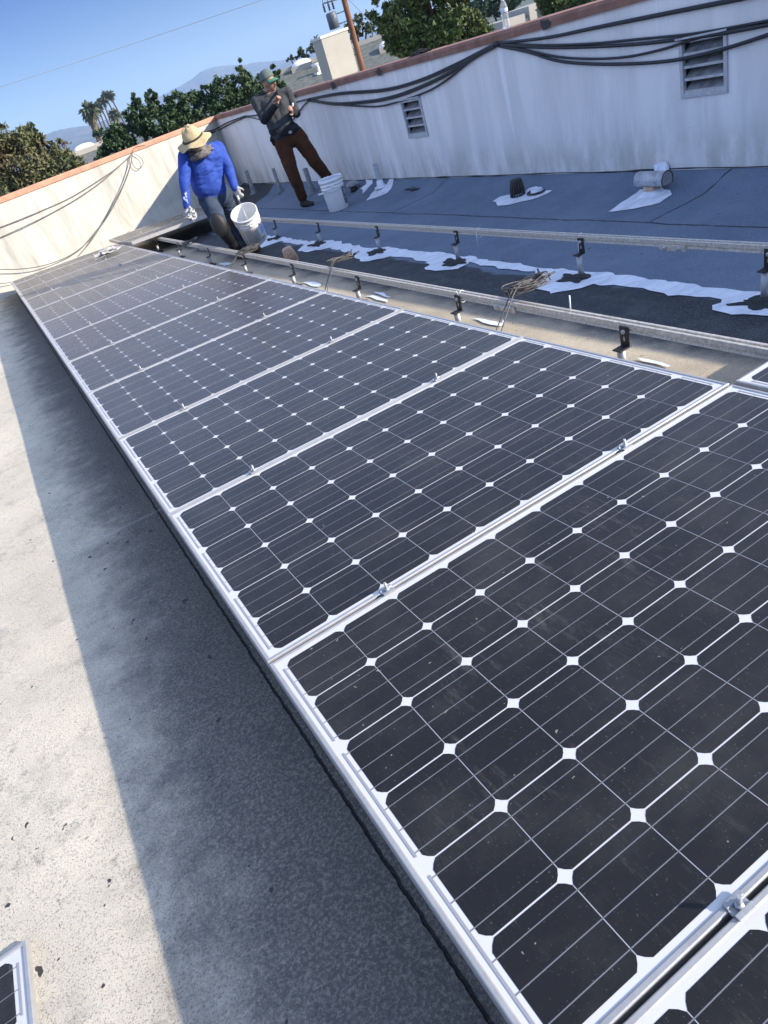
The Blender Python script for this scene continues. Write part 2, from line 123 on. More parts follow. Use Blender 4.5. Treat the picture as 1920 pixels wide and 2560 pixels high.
coat = n.mix(n.ramp(n.noise(1.6, 6, .7, off=(2, 7, 0)), .3, .7), (.105, .145, .215), (.15, .195, .27))
coat = n.mix(n.ramp(n.noise(16, 5, .75, off=(1, 1, 0)), .62, .74, 0, .35), coat, (.09, .10, .12))
farx = n.math('ADD', n.x, n.math('MULTIPLY', n.math('SUBTRACT', n.y, 9.9), .9))
isc = n.math('MULTIPLY', n.ramp(xb, 2.80, 2.86), n.ramp(farx, 3.86, 3.80))
isc2 = n.math('MULTIPLY', n.ramp(xb, 2.80, 2.86), n.ramp(n.y, 10.6, 10.5))
isc = n.math('MULTIPLY', n.ramp(xb, 2.80, 2.86), n.ramp(n.math('ADD', n.y, n.math('MULTIPLY', n.math('SUBTRACT', n.x, 3.3), -.75)), 10.2, 10.15))
col = n.mix(isc, col, coat)
# lap seams
wob = n.math('MULTIPLY', n.math('SUBTRACT', n.noise(1.3, 4, .6), .5), .10)
def seam(coord, at, wd, mask=None):
    d = n.math('ABSOLUTE', n.math('SUBTRACT', n.math('ADD', coord, wob), at)); f = n.ramp(d, wd, wd * .35)
    return n.math('MULTIPLY', f, mask) if mask is not None else f
right = n.ramp(n.x, 3.84, 3.9)
sm = seam(n.x, 3.87, .014)
for yy in (2.3, .95, 5.9, 8.3): sm = n.math('MAXIMUM', sm, seam(n.math('ADD', n.y, n.math('MULTIPLY', n.x, .1)), yy + .42, .010, right))
sm = n.math('MULTIPLY', sm, n.ramp(n.noise(9, 3, .6), .3, .5, .25, 1))
wl = n.math('ABSOLUTE', n.math('ADD', n.math('ADD', n.x, .012), n.math('MULTIPLY', n.math('SUBTRACT', n.noise(26, 3, .6), .5), .012)))
sm = n.math('MAXIMUM', sm, n.ramp(wl, .0055, .002))
col = n.mix(n.math('MULTIPLY', sm, .93), col, (.012, .012, .015))
for yy in (1.6, 4.6, 6.6, 8.5):
    col = n.mix(n.math('MULTIPLY', seam(n.y, yy, .012, n.ramp(n.x, .1, 0)), .25), col, (.55, .55, .52))
# granules and specks
col = n.mix(n.ramp(fine, .53, .64, 0, .62), col, (.07, .07, .07), 'MIX')
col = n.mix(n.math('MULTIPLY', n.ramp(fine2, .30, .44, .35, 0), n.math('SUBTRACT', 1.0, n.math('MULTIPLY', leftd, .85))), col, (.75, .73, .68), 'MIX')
col = n.mix(n.ramp(n.noise(30, 2, .5, stretch=(1, .8, 1), off=(3, 3, 0)), .735, .75), col, (.055, .052, .05))
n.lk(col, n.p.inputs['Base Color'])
h = n.bump(n.noise(330, 3, .7), .0022, .9); h = n.bump(n.noise(2.0, 3, .5), .05, .35, h)
h = n.bump(n.math('MULTIPLY', sm, -1.0), .006, 1, h)
n.t.links.new(h, n.p.inputs['Normal'])
# painted stucco
def stucco(name, base, grime, top, streak_rot=0.0, gz=-.32, bumpd=.03):
    m, n = new(name, .85, spec=.3)
    s1 = n.noise(3.2, 5, .6, stretch=(1, 1, .16)); s2 = n.noise(9, 4, .6, stretch=(1, 1, .07), off=(2, 5, 0))
    c = n.mix(n.ramp(s1, .38, .62, .0, 1), tuple(b * .86 for b in base), base)
    c = n.mix(n.ramp(s2, .58, .72, 0, .6), c, top)
    low = n.math('MULTIPLY', n.ramp(n.z, gz + .42, gz), n.ramp(n.noise(3.5, 6, .7, stretch=(1, 1, .35), off=(7, 0, 0)), .38, .62))
    c = n.mix(n.math('MULTIPLY', low, .62), c, grime)
    drip = n.math('MULTIPLY', n.ramp(n.noise(5, 5, .6, stretch=(1, 1, .12), off=(1, 8, 2)), .60, .76), .28)
    c = n.mix(drip, c, grime)
    c = n.mix(n.ramp(n.noise(34, 3, .6, stretch=(1, 1, .6)), .70, .76, 0, .35), c, (.22, .22, .22))
    n.lk(c, n.p.inputs['Base Color'])
    h = n.bump(n.noise(110, 4, .7), .003, .8); h = n.bump(n.noise(1.3, 3, .5, stretch=(1.6, 1.6, .45), rot=(.2, .25, 0)), bumpd, 1, h)
    n.t.links.new(h, n.p.inputs['Normal']); return m
M_wallR = stucco('weathered white stucco', (.78, .76, .74), (.36, .36, .31), (.88, .88, .87))
M_wallB = stucco('white membrane wall', (.44, .425, .375), (.33, .315, .26), (.50, .485, .44), gz=-.35, bumpd=.16)
M_cop = mat('terracotta coping', (.58, .26, .16), .8, var=.5, vscale=5, vcol=(.40, .17, .11), bump=.4, bscale=60, bdist=.004)
M_copR = mat('shaded terracotta coping', (.30, .155, .11), .8, var=.5, vscale=7, vcol=(.18, .085, .06), bump=.4, bscale=60, bdist=.004)  # darker copy of the terracotta, the right wall's shade put into its colour
M_tar = mat('black sealant', (.02, .02, .022), .6, bump=.5, bscale=50)
M_alu = mat('anodised aluminium', (.42, .415, .405), .42, metal=.4, var=.15, vscale=30, bump=.05, bscale=200)
M_rail = mat('oxidised aluminium rail', (.60, .57, .51), .55, metal=.25, var=.6, vscale=70, vcol=(.36, .33, .29), detail=5)
M_railtop = M_rail
M_galv = mat('galvanised steel', (.42, .43, .44), .5, metal=.55, var=.3, vscale=14, bump=.1, bscale=60)
M_black = mat('black bracket', (.012, .012, .014), .5)
M_cable = mat('black cable', (.012, .013, .016), .55)
M_cableg = mat('dusty grey cable', (.16, .15, .14), .7, var=.4, vscale=60)
M_white = mat('white plastic', (.80, .80, .78), .38, coat=.1, var=.06, vscale=12)
M_paint, n = new('wet white roof paint', .45, spec=.5)
pc = n.mix(n.ramp(n.noise(9, 6, .7, stretch=(.5, 1.6, 1)), .35, .6), (.56, .61, .70), (.74, .79, .88))
pc = n.mix(n.math('MULTIPLY', n.ramp(n.noise(38, 4, .75, stretch=(1, .22, 1), rot=(0, 0, .3)), .60, .68), n.ramp(n.noise(5, 3, .6), .45, .6)), pc, (.30, .32, .35))
n.lk(pc, n.p.inputs['Base Color'])
n.t.links.new(n.bump(n.noise(40, 4, .6, stretch=(.4, 1.8, 1)), .004, .8), n.p.inputs['Normal'])
# glass-covered parts of a panel: dust from a world-space noise lies on all of them
def pv(name, col, dust=(.225, .205, .18), amt=.35, rough=.6):
    m, n = new(name, rough, spec=.2)
    d = n.noise(2.3, 7, .72, stretch=(1, 1.4, 1)); d2 = n.noise(7, 8, .8, stretch=(2.2, .5, 1), off=(3, 1, 0), rot=(0, 0, .7))
    f = n.math('ADD', n.ramp(d, .42, .72, .012, .02 + amt * .22), n.math('MULTIPLY', n.ramp(d2, .54, .74, 0, amt * .9), n.ramp(n.noise(1.1, 3, .5, off=(2.2, 0, 0)), .5, .66)))
    far = n.ramp(n.y, .2, 8, 0, .30)  # far rows paler: dust and grazing glare, both put into the colour
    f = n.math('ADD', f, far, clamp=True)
    sp = n.math('MAXIMUM', n.ramp(n.noise(75, 2, .5, off=(5, 0, 0)), .755, .775, 0, .5), n.ramp(n.noise(240, 2, .6, off=(5, 3, 0)), .66, .76, 0, .22))
    c = n.mix(f, col, dust); c = n.mix(sp, c, (.4, .38, .34))
    n.lk(c, n.p.inputs['Base Color'])
    n.p.inputs['Coat Weight'].default_value = .5; n.p.inputs['Coat IOR'].default_value = 1.4
    n.lk(n.ramp(d2, .3, .7, .20, .30), n.p.inputs['Coat Roughness'])
    n.p.inputs['Sheen Weight'].default_value = .05; n.p.inputs['Sheen Roughness'].default_value = .35
    return m
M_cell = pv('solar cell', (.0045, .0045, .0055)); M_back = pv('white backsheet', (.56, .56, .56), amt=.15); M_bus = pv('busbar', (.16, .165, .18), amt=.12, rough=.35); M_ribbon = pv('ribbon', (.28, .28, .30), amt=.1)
# ---------------------------------------------------------------- mesh helpers
class MB:
    def __init__(s): s.v = []; s.f = []; s.m = []; s.s = []
    def add(s, vs, fs, mi=0, smooth=False):
        k = len(s.v); s.v += [tuple(v) for v in vs]; s.f += [tuple(i + k for i in f) for f in fs]; s.m += [mi] * len(fs); s.s += [smooth] * len(fs); return s
    def box(s, lo, hi, mi=0, T=None):
        vs = [Vector((x, y, z)) for x in (lo[0], hi[0]) for y in (lo[1], hi[1]) for z in (lo[2], hi[2])]
        if T is not None: vs = [T @ v for v in vs]
        return s.add(vs, [(0, 1, 3, 2), (4, 6, 7, 5), (0, 4, 5, 1), (2, 3, 7, 6), (0, 2, 6, 4), (1, 5, 7, 3)], mi)
    def tube(s, pts, r, n=8, mi=0, caps=True, sq=1.0):
        P = [Vector(p) for p in pts]; R = r if isinstance(r, (list, tuple)) else [r] * len(P); vs = []; up = None
        for i, p in enumerate(P):
            d = (P[min(i + 1, len(P) - 1)] - P[max(i - 1, 0)])
            d = d.normalized() if d.length > 1e-9 else Vector((0, 0, 1))
            if up is None: up = Vector((0, 0, 1)) if abs(d.z) < .9 else Vector((1, 0, 0))
            a = d.cross(up).normalized(); b = a.cross(d).normalized(); up = b
            vs += [p + (a * math.cos(t) + b * math.sin(t) * sq) * R[i] for t in [2 * math.pi * k / n for k in range(n)]]
        fs = [(i * n + k, i * n + (k + 1) % n, (i + 1) * n + (k + 1) % n, (i + 1) * n + k) for i in range(len(P) - 1) for k in range(n)]
        k = len(s.v); s.add(vs, fs, mi, True)
        if caps: s.f += [tuple(k + i for i in range(n))[::-1], tuple(k + (len(P) - 1) * n + i for i in range(n))]; s.m += [mi, mi]; s.s += [False, False]
        return s
    def lathe(s, prof, n=24, mi=0, T=None, closed=False):
        vs = [Vector((r * math.cos(2 * math.pi * k / n), r * math.sin(2 * math.pi * k / n), z)) for r, z in prof for k in range(n)]
        if T is not None: vs = [T @ v for v in vs]
        return s.add(vs, [(i * n + k, i * n + (k + 1) % n, (i + 1) * n + (k + 1) % n, (i + 1) * n + k) for i in range(len(prof) - 1) for k in range(n)], mi, True)
    def build(s, name, mats, parent=None, bevel=0):
        me = bpy.data.meshes.new(name); me.from_pydata(s.v, [], s.f)
        for m in (mats if isinstance(mats, (list, tuple)) else [mats]): me.materials.append(m)
        me.polygons.foreach_set('material_index', s.m); me.polygons.foreach_set('use_smooth', s.s); me.update()
        o = bpy.data.objects.new(name, me); COL.objects.link(o)
        if parent: o.parent = parent
        if bevel:
            b = o.modifiers.new('b', 'BEVEL'); b.width = bevel; b.segments = 2; b.limit_method = 'ANGLE'
        return o
def tag(o, label=None, cat=None, group=None, kind=None):
    if label: o['label'] = label
    if cat: o['category'] = cat
    if group: o['group'] = group
    if kind: o['kind'] = kind
    return o
def empty(name, loc, label, cat, group=None, rot=None):
    o = bpy.data.objects.new(name, None); COL.objects.link(o); o.empty_display_size = .1
    M = Matrix.Translation(Vector(loc))
    if rot is not None: M = M @ rot.to_4x4()
    o.matrix_world = M; return tag(o, label, cat, group)
def clone(root, label, M=None):
    r = root.copy(); COL.objects.link(r); r['label'] = label
    if M is not None: r.matrix_world = M
    for ch in list(root.children):
        c = ch.copy(); COL.objects.link(c); c.parent = r
        for g in ch.children: d = g.copy(); COL.objects.link(d); d.parent = c
    return r
def smooth(pts, k=6):                                      # Catmull-Rom
    P = [Vector(p) for p in pts]; out = []
    for i in range(len(P) - 1):
        a, b, c, d = P[max(i - 1, 0)], P[i], P[i + 1], P[min(i + 2, len(P) - 1)]
        for j in range(k):
            t = j / k; out.append(.5 * ((2 * b) + (c - a) * t + (2 * a - 5 * b + 4 * c - d) * t * t + (3 * b - a - 3 * c + d) * t ** 3))
    return out + [P[-1]]
ORD = ['nearest', 'second nearest', 'third nearest', 'fourth nearest', 'fifth nearest', 'sixth nearest', 'seventh nearest', 'eighth nearest', 'ninth nearest', 'tenth nearest', 'eleventh nearest', 'twelfth nearest', 'thirteenth nearest']
# ================================================================ SETTING
mb = MB(); xs = [-8 + .5 * i for i in range(16)] + [i * .1 for i in range(0, 48)]; ys = [-6 + .5 * i for i in range(40)]
vs = [(x, y, roofz(x, y)) for x in xs for y in ys]; ny = len(ys)
mb.add(vs, [(i * ny + j, (i + 1) * ny + j, (i + 1) * ny + j + 1, i * ny + j + 1) for i in range(len(xs) - 1) for j in range(ny - 1)], 0, True)
tag(mb.build('roof_deck', M_roof), 'flat roof deck', kind='structure')
M_grd = mat('street ground', (.16, .16, .13), .95, var=.5, vscale=.05, vcol=(.07, .09, .05))
mb = MB(); N = 48; mb.add([(0, 0, -5)] + [(9000 * math.cos(2 * math.pi * k / N), 9000 * math.sin(2 * math.pi * k / N), -5) for k in range(N)], [(0, k + 1, (k + 1) % N + 1) for k in range(N)])
tag(mb.build('ground', M_grd), kind='structure')
M_hill = mat('dry mountain', (.12, .115, .085), .95, var=.4, vscale=.01, bump=1, bscale=.012, bdist=30)
def hills(name, pts, depth, seed):
    P = smooth([Vector(p) for p in pts], 10); mb = MB(); R = 10; vs = []
    for i, p in enumerate(P):
        r = Vector((p.x, p.y, 0)); d = r.normalized()
        for j in range(R + 1):
            t = j / R; q = r - d * depth * t
            z = -5 + (p.z + 5) * (1 - t) ** 1.2
            z += noise.noise(Vector((q.x * .006, q.y * .006, seed))) * 22 * t * (1 - t) * 4 * .5
            if j == 0: z += noise.noise(Vector((i * .5, 0, seed))) * 2.5
            vs.append((q.x, q.y, z))
    k = R + 1
    mb.add(vs, [(i * k + j, i * k + j + 1, (i + 1) * k + j + 1, (i + 1) * k + j) for i in range(len(P) - 1) for j in range(R)], 0, True)
    tag(mb.build(name, M_hill), kind='structure')
hills('hills', D['ridge1'], 900, 1); hills('mountains', D['ridge2'], 800, 5)
# ================================================================ PARAPET WALLS
WX, WT = 4.66, .79
l1 = D['louvre1']; l2 = D['louvre2']
def rect(l): ya = sum(p[1] for p in (l[0], l[3])) / 2; yb = sum(p[1] for p in (l[1], l[2])) / 2; return (min(ya, yb), max(ya, yb), (l[2][2] + l[3][2]) / 2, (l[0][2] + l[1][2]) / 2)
RE = [rect(l1), rect(l2)]
wr = empty('parapet_wall', (WX, 3, -.4), 'long shaded white stucco parapet wall with black cables along the right side', 'wall'); MI = wr.matrix_world.inverted()
def rel(mb, root):
    M_ = root.matrix_world.inverted(); mb.v = [tuple(M_ @ Vector(v)) for v in mb.v]; return mb
ycut = sorted({-6.0, 13.02, *[v for r in RE for v in r[:2]]}); zc_ = sorted({-5.0, WT, *[v for r in RE for v in r[2:]]})
mb = MB()
for i in range(len(ycut) - 1):
    for j in range(len(zc_) - 1):
        a, b, c, d = ycut[i], ycut[i + 1], zc_[j], zc_[j + 1]
        if any(abs(a - r[0]) < 1e-6 and c > r[2] - 1e-6 and d < r[3] + 1e-6 for r in RE): continue
        mb.add([(WX, a, c), (WX, b, c), (WX, b, d), (WX, a, d)], [(0, 1, 2, 3)])
mb.add([(WX, -6, WT), (WX, 13.02, WT), (WX + .22, 13.02, WT), (WX + .22, -6, WT), (WX + .22, -6, -5), (WX + .22, 13.02, -5), (WX, -6, -5), (WX, 13.02, -5)], [(0, 1, 2, 3), (3, 2, 5, 4), (0, 3, 4, 6), (1, 7, 5, 2)])
rel(mb, wr).build('wall_face', M_wallR, wr)
def coping(root, A, B, nrm, mat_, seg=1.45, h=.072):
    A, B = Vector(A), Vector(B); L = (B - A).length; d = (B - A) / L; n = Vector(nrm); k = int(L / seg); mb = MB()
    for i in range(k):
        a = A + d * (L * i / k + .002); b = A + d * (L * (i + 1) / k - .002); dz = random.uniform(-.002, .002); o = random.uniform(0, .006)
        pr = [(-.018 - o, 0), (-.02 - o, h * .7), (-.008, h), (.235, h), (.25, h * .8), (.25, 0)]
        vs = [q + n * u + Vector((0, 0, v + dz)) for q in (a, b) for u, v in pr]; m = len(pr)
        mb.add(vs, [(j, (j + 1) % m, m + (j + 1) % m, m + j) for j in range(m)] + [tuple(range(m))[::-1], tuple(range(m, 2 * m))])
    return rel(mb, root).build('coping', mat_, root)
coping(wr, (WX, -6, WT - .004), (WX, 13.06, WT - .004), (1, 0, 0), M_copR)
def blob(c, ax, ay, r, nrm, n=18, jag=.3, th=.003, seed=0):
    c, ax, ay, nr = Vector(c), Vector(ax), Vector(ay), Vector(nrm); mb = MB(); vs = []
    for k in range(n):
        t = 2 * math.pi * k / n; q = 1 + jag * noise.noise(Vector((math.cos(t) * 1.7, math.sin(t) * 1.7, seed)))* 1.6
        vs.append(c + (ax * math.cos(t) * r[0] + ay * math.sin(t) * r[1]) * q + nr * th)
    mb.add(vs + [v - nr * th for v in vs], [tuple(range(n))] + [(k, k + n, (k + 1) % n + n, (k + 1) % n) for k in range(n)]); return mb
for y, s_ in ((3.95, 1), (6.75, 2), (7.95, 3), (9.2, 4)):
    rel(blob((WX - .026, y, WT + .02), (0, 1, 0), (0, 0, 1), (.06, .035), (-1, 0, 0), seed=s_, jag=.5), wr).build('sealant_patch', M_tar, wr)
mb = MB(); P = [(WX - .004, y, -.35 + .012 * noise.noise(Vector((y * 1.3, 0, 0))) ) for y in np.arange(-5.5, 12.9, .06)]
mb.tube(P, [.0035 + .009 * max(0, noise.noise(Vector((p[1] * 3.1, 5, 0))) + .1) for p in P], 6); rel(mb, wr).build('sealant_line', M_tar, wr)
# back wall
BA, BB = Vector((-.2, 11.2, 0)), Vector((4.7, 13.0, 0)); bd = (BB - BA).normalized(); bn = Vector((bd.y, -bd.x, 0))
wb = empty('parapet_wall', (2, 12, -.4), 'sunlit white end wall with orange coping behind the far end of the panels', 'wall')
mb = MB(); A0 = BA - bd * 7; L = (BB - A0).length; nx, nz = 110, 26; vs = []
for i in range(nx + 1):
    for j in range(nz + 1):
        q = A0 + bd * (L * i / nx); z = -.6 + (WT + .6) * j / nz; t = j / nz
        amp = .035 * math.sin(math.pi * min(t * 1.1, 1)); u = L * i / nx - (z * .32)
        o = amp * (noise.noise(Vector((u * 1.5, z * .35, 3))) + .5 * noise.noise(Vector((u * 4.2, z * .5, 9))))
        o += max(0, (-.18 - z)) * .35
        vs.append(q + bn * o + Vector((0, 0, z)))
mb.add(vs, [(i * (nz + 1) + j, (i + 1) * (nz + 1) + j, (i + 1) * (nz + 1) + j + 1, i * (nz + 1) + j + 1) for i in range(nx) for j in range(nz)], 0, True)
e1, e2 = A0 - bn * .22, BB - bn * .22
mb.add([A0 + Vector((0, 0, WT)), BB + Vector((0, 0, WT)), e2 + Vector((0, 0, WT)), e1 + Vector((0, 0, WT)), e1 + Vector((0, 0, -5)), e2 + Vector((0, 0, -5)), A0 + Vector((0, 0, -5)), BB + Vector((0, 0, -5))], [(0, 1, 2, 3), (3, 2, 5, 4)])
rel(mb, wb).build('wall_face', M_wallB, wb)
coping(wb, A0 + Vector((0, 0, WT - .006)), BB + bd * .0 + Vector((0, 0, WT - .006)), -bn, M_cop)
# louvres
def louvre(r, label, nsl):
    y0, y1, z0, z1 = r; rt = empty('wall_vent', (WX, (y0 + y1) / 2, z0), label, 'vent', 'louvred vents in the shaded wall'); fr = .028 if nsl == 4 else .02
    mb = MB()
    for a, b, c, d in ((y0 - fr, y1 + fr, z1, z1 + fr), (y0 - fr, y1 + fr, z0 - fr, z0), (y0 - fr, y0, z0, z1), (y1, y1 + fr, z0, z1)):
        mb.box((WX - .014, a, c), (WX + .02, b, d))
    mb.box((WX - .035, y0 - fr * 1.4, z1 + fr), (WX - .002, y1 + fr * 1.4, z1 + fr + .012))
    rel(mb, rt).build('frame', M_white2, rt, .002)
    mb = MB(); mb.add([(WX + .11, y0, z0), (WX + .11, y1, z0), (WX + .11, y1, z1), (WX + .11, y0, z1), (WX + .02, y0, z0), (WX + .02, y1, z0), (WX + .02, y1, z1), (WX + .02, y0, z1)], [(0, 1, 2, 3), (0, 4, 5, 1), (3, 2, 6, 7), (0, 3, 7, 4), (1, 5, 6, 2)])
    rel(mb, rt).build('duct', M_dark, rt)
    H = (z1 - z0) / nsl
    ms = [M_white2, M_slat]
    for k in range(nsl):
        z = z0 + H * k; mb = MB(); th = .006
        pf = [(WX - .006, z), (WX - .006, z + .016), (WX + .004, z + .018), (WX + .09, z + H * .95), (WX + .09, z + H * .95 - th), (WX + .004, z)]
        mb.add([(a, yy, b) for yy in (y0 + .002, y1 - .002) for a, b in pf], [(j, (j + 1) % 6, 6 + (j + 1) % 6, 6 + j) for j in range(6)] + [tuple(range(6)), tuple(range(6, 12))[::-1]])
        mb.m[2] = mb.m[3] = 1
        rel(mb, rt).build('slat', ms, rt)
M_white2 = mat('painted metal louvre', (.50, .51, .52), .6, var=.3, vscale=20); M_dark = mat('dark duct', (.03, .03, .03), .9); M_slat = mat('shaded slat', (.27, .275, .28), .8, var=.6, vscale=14, vcol=(.11, .11, .115))  # sloping slat faces darker than the lip: recess shade put into their colour
louvre(RE[0], 'small white louvred vent in the shaded wall, the farther one', 4)
louvre(RE[1], 'larger white louvred vent in the shaded wall, close to the right edge', 4)
# ================================================================ SOLAR PANELS
PL, PW = 1.65, .989
def frame_mesh():
    mb = MB(); prof = [(0, -.046), (0, -.002), (.002, 0), (.0088, -.0003), (.011, -.0022), (.011, -.0045), (.004, -.006), (.004, -.044), (.03, -.046), (0, -.046)]
    rings = [[(o, o, z), (PL - o, o, z), (PL - o, PW - o, z), (o, PW - o, z)] for o, z in prof]
    vs = [v for r in rings for v in r]
    mb.add(vs, [(i * 4 + k, i * 4 + (k + 1) % 4, (i + 1) * 4 + (k + 1) % 4, (i + 1) * 4 + k) for i in range(len(prof) - 1) for k in range(4)]); return mb
def glass_mesh():
    mb = MB(); z = -.0032
    mb.add([(.006, .006, z), (PL - .006, .006, z), (PL - .006, PW - .006, z), (.006, PW - .006, z)], [(0, 1, 2, 3)], 1)
    mb.add([(.006, .006, z - .005), (PL - .006, .006, z - .005), (PL - .006, PW - .006, z - .005), (.006, PW - .006, z - .005)], [(3, 2, 1, 0)], 1)
    px, py, c = .15838, .1578, .0150; x0 = PL / 2 - 5 * px; y0 = PW / 2 - 3 * py; hx, hy = px / 2 - .0008, py / 2 - .0015
    for i in range(10):
        for j in range(6):
            cx, cy = x0 + (i + .5) * px, y0 + (j + .5) * py; pts = []
            for sx, sy in ((1, 1), (-1, 1), (-1, -1), (1, -1)):
                a = (sx * hx, sy * (hy - c)); b = (sx * (hx - c), sy * hy); mid_ = (sx * (hx - c * .44), sy * (hy - c * .44))
                pts += ([a, mid_, b] if sx * sy > 0 else [b, mid_, a])
            mb.add([(cx + u, cy + v, z + .0004) for u, v in pts], [tuple(range(12))], 0)
    for j in range(6):
        for q in (-.052, 0, .052):
            y = y0 + (j + .5) * py + q; mb.add([(x0 - .010, y - .0009, z + .0007), (PL - x0 + .010, y - .0009, z + .0007), (PL - x0 + .010, y + .0009, z + .0007), (x0 - .010, y + .0009, z + .0007)], [(0, 1, 2, 3)], 2)
    def rib(xa, ya, yb): mb.add([(xa, ya, z + .0009), (xa + .0048, ya, z + .0009), (xa + .0048, yb, z + .0009), (xa, yb, z + .0009)], [(0, 1, 2, 3)], 3)
    for k in range(3): rib(x0 - .0125, y0 + 2 * k * py + .02, y0 + (2 * k + 2) * py - .02)
    for a, b in ((0, 1), (1, 3), (3, 5), (5, 6)): rib(PL - x0 + .0078, y0 + a * py + .02, y0 + b * py - .02)
    return mb
def panel(label, x, y, z=0, rot=None):
    e = empty('solar_panel', W(x, y, z), label, 'solar panel', 'solar panels on the roof', G if rot is None else G @ rot)
    frame_mesh().build('frame', M_alu, e); glass_mesh().build('glass', [M_cell, M_back, M_bus, M_ribbon], e); return e
P0 = panel('nearest solar panel in the long row, only a corner showing at the bottom right', 0, -2 * .997 + .004)
FIN = ['nearest solar panel in the long row, only a corner showing at the bottom right', 'second nearest solar panel in the long row, filling the lower right of the photo', 'third nearest solar panel in the long row, first one seen whole',
       'fourth nearest solar panel in the long row', 'fifth nearest solar panel in the long row', 'sixth nearest solar panel in the long row', 'seventh nearest solar panel in the long row', 'eighth nearest solar panel in the long row, with bluer cells',
       'ninth nearest solar panel in the long row, crossed by the worker shadow', 'tenth nearest solar panel in the long row, fourth from the white end wall', 'eleventh nearest solar panel in the long row, third from the white end wall', 'solar panel in the long row with the crumpled rag, second from the white end wall', 'farthest solar panel of the long row, against the white end wall']
rr = random.Random(3)
PAN = [P0]
for i in range(1, 13):
    y = (i - 2) * .997 + .004; R = Matrix.Rotation(rr.uniform(-.0012, .0012), 3, 'X')
    if i == 12: R = Matrix.Rotation(-.042, 3, 'X')
    PAN.append(clone(P0, FIN[i], Matrix.Translation(W(0, y, rr.uniform(-.0015, .0015) if i != 12 else 0)) @ (G @ R).to_4x4()))
M_cellB = pv('bluish solar cell', (.010, .013, .026), amt=.2)
pb = PAN[7]
for c in pb.children:
    if c.name.startswith('glass'): c.data = c.data.copy(); c.data.materials[0] = M_cellB
clone(P0, 'solar panel of the second row cut by the right edge of the photo', Matrix.Translation(W(1.672, -.988, 0)) @ G.to_4x4())
clone(P0, 'solar panel with thick white edge under the hand of the worker in blue', Matrix.Translation(W(1.69, 9.55, .045)) @ (G @ Matrix.Rotation(-.045, 3, 'X')).to_4x4())
clone(P0, 'solar panel beside the white end wall, behind the one the worker in blue touches', Matrix.Translation(W(1.69, 10.55, .0)) @ G.to_4x4())
b, c = Vector(D['panL'][1]), Vector(D['panL'][2])
ey = (b - c).normalized(); ez = Vector((0, 0, 1)); ez = (ez - ey * ez.dot(ey)).normalized(); ex = ey.cross(ez).normalized()
Rl = Matrix((ex, ey, ez)).transposed()
clone(P0, 'lone solar panel corner on the pale roof at the bottom left', Matrix.Translation(b - ex * PL - ey * PW) @ Rl.to_4x4())
# clamps
def clamp(label, x, y, z=0):
    e = empty('mid_clamp', W(x, y, z), label, 'clamp', 'mid clamps on the panel seams', G)
    mb = MB(); pf = [(-.015, .0015), (-.015, .005), (-.006, .006), (-.0035, .0015), (.0035, .0015), (.006, .006), (.015, .005), (.015, .0015), (.005, .001), (.0028, -.004), (-.0028, -.004), (-.005, .001)]
    k = len(pf); mb.add([(xx, u, v) for xx in (-.017, .017) for u, v in pf], [(j, (j + 1) % k, k + (j + 1) % k, k + j) for j in range(k)] + [tuple(range(k))[::-1], tuple(range(k, 2 * k))])
    mb.build('plate', M_galv, e, .0008); mb = MB(); mb.lathe([(0, .0015), (.0072, .0015), (.0072, .0085), (0, .0085)], 6); mb.build('nut', M_galv, e)
    mb = MB(); mb.tube([(0, 0, -.004), (0, 0, .028)], .0036, 10); mb.build('bolt', M_alu, e); return e
c0 = None
SEAM = ['bottom-most seam', 'second seam up', 'third seam up', 'fourth seam up', 'fifth seam up', 'sixth seam up', 'seventh seam up', 'eighth seam up', 'ninth seam up', 'tenth seam up', 'eleventh seam up', 'last seam before the end wall']
for i in range(12):
    for sd, x in (('left', .347), ('right', 1.19)):
        if i == 0 and sd == 'left': lab = ''
        lab = f'{sd} clamp with upright bolt on the {SEAM[i]}'
        y = (i - 1) * .997; x_ = x + (.0 if i else -.0)
        if i == 0 and sd == 'right': x_ = 1.19
        if c0 is None: c0 = clamp(lab, x_, y)
        else: clone(c0, lab, Matrix.Translation(W(x_, y, 0)) @ G.to_4x4())
clone(c0, 'metal clamp on the seam between the two far panels beside the worker in blue', Matrix.Translation(W(2.05, 10.545, .003)) @ G.to_4x4())
# ================================================================ RAILS AND STANDOFFS
def rail(A, B, label, splices=()):
    A, B = Vector(A), Vector(B); d = (B - A).normalized(); sd = Vector((d.y, -d.x, 0)).normalized(); up = sd.cross(d).normalized()
    e = empty('mounting_rail', A, label, 'rail', 'bare mounting rails')
    pf = [(-.020, -.012), (.020, -.012), (.020, -.007), (.015, -.005), (.015, .003), (.020, .006), (.020, .026), (.007, .026), (.007, .016), (-.007, .016), (-.007, .026), (-.020, .026), (-.020, .006), (-.015, .003), (-.015, -.005), (-.020, -.007)]
    k = len(pf); mb = MB(); mb.add([q + sd * u + up * v - A for q in (A, B) for u, v in pf], [(j, (j + 1) % k, k + (j + 1) % k, k + j) for j in range(k)] + [tuple(range(k))[::-1], tuple(range(k, 2 * k))])
    mb.build('channel', M_rail, e, .001)
    for s in splices:
        T = Matrix.Translation(d * s) @ Matrix((sd, d, up)).transposed().to_4x4()
        mb = MB(); mb.box((-.029, -.085, -.026), (-.0205, .085, .006), 0, T); p = mb.build('splice_plate', M_rail, e, .003)
        for q in (-.045, .045):
            mb = MB(); mb.lathe([(0, .010), (.013, .009), (.014, 0)], 8, 0, T @ Matrix.Translation((-.029, q, -.010)) @ Matrix.Rotation(-math.pi / 2, 4, 'Y')); mb.build('bolt_head', M_galv, p)
    return e, A, d, sd, up
r1 = D['rail1']; r2 = D['rail2']
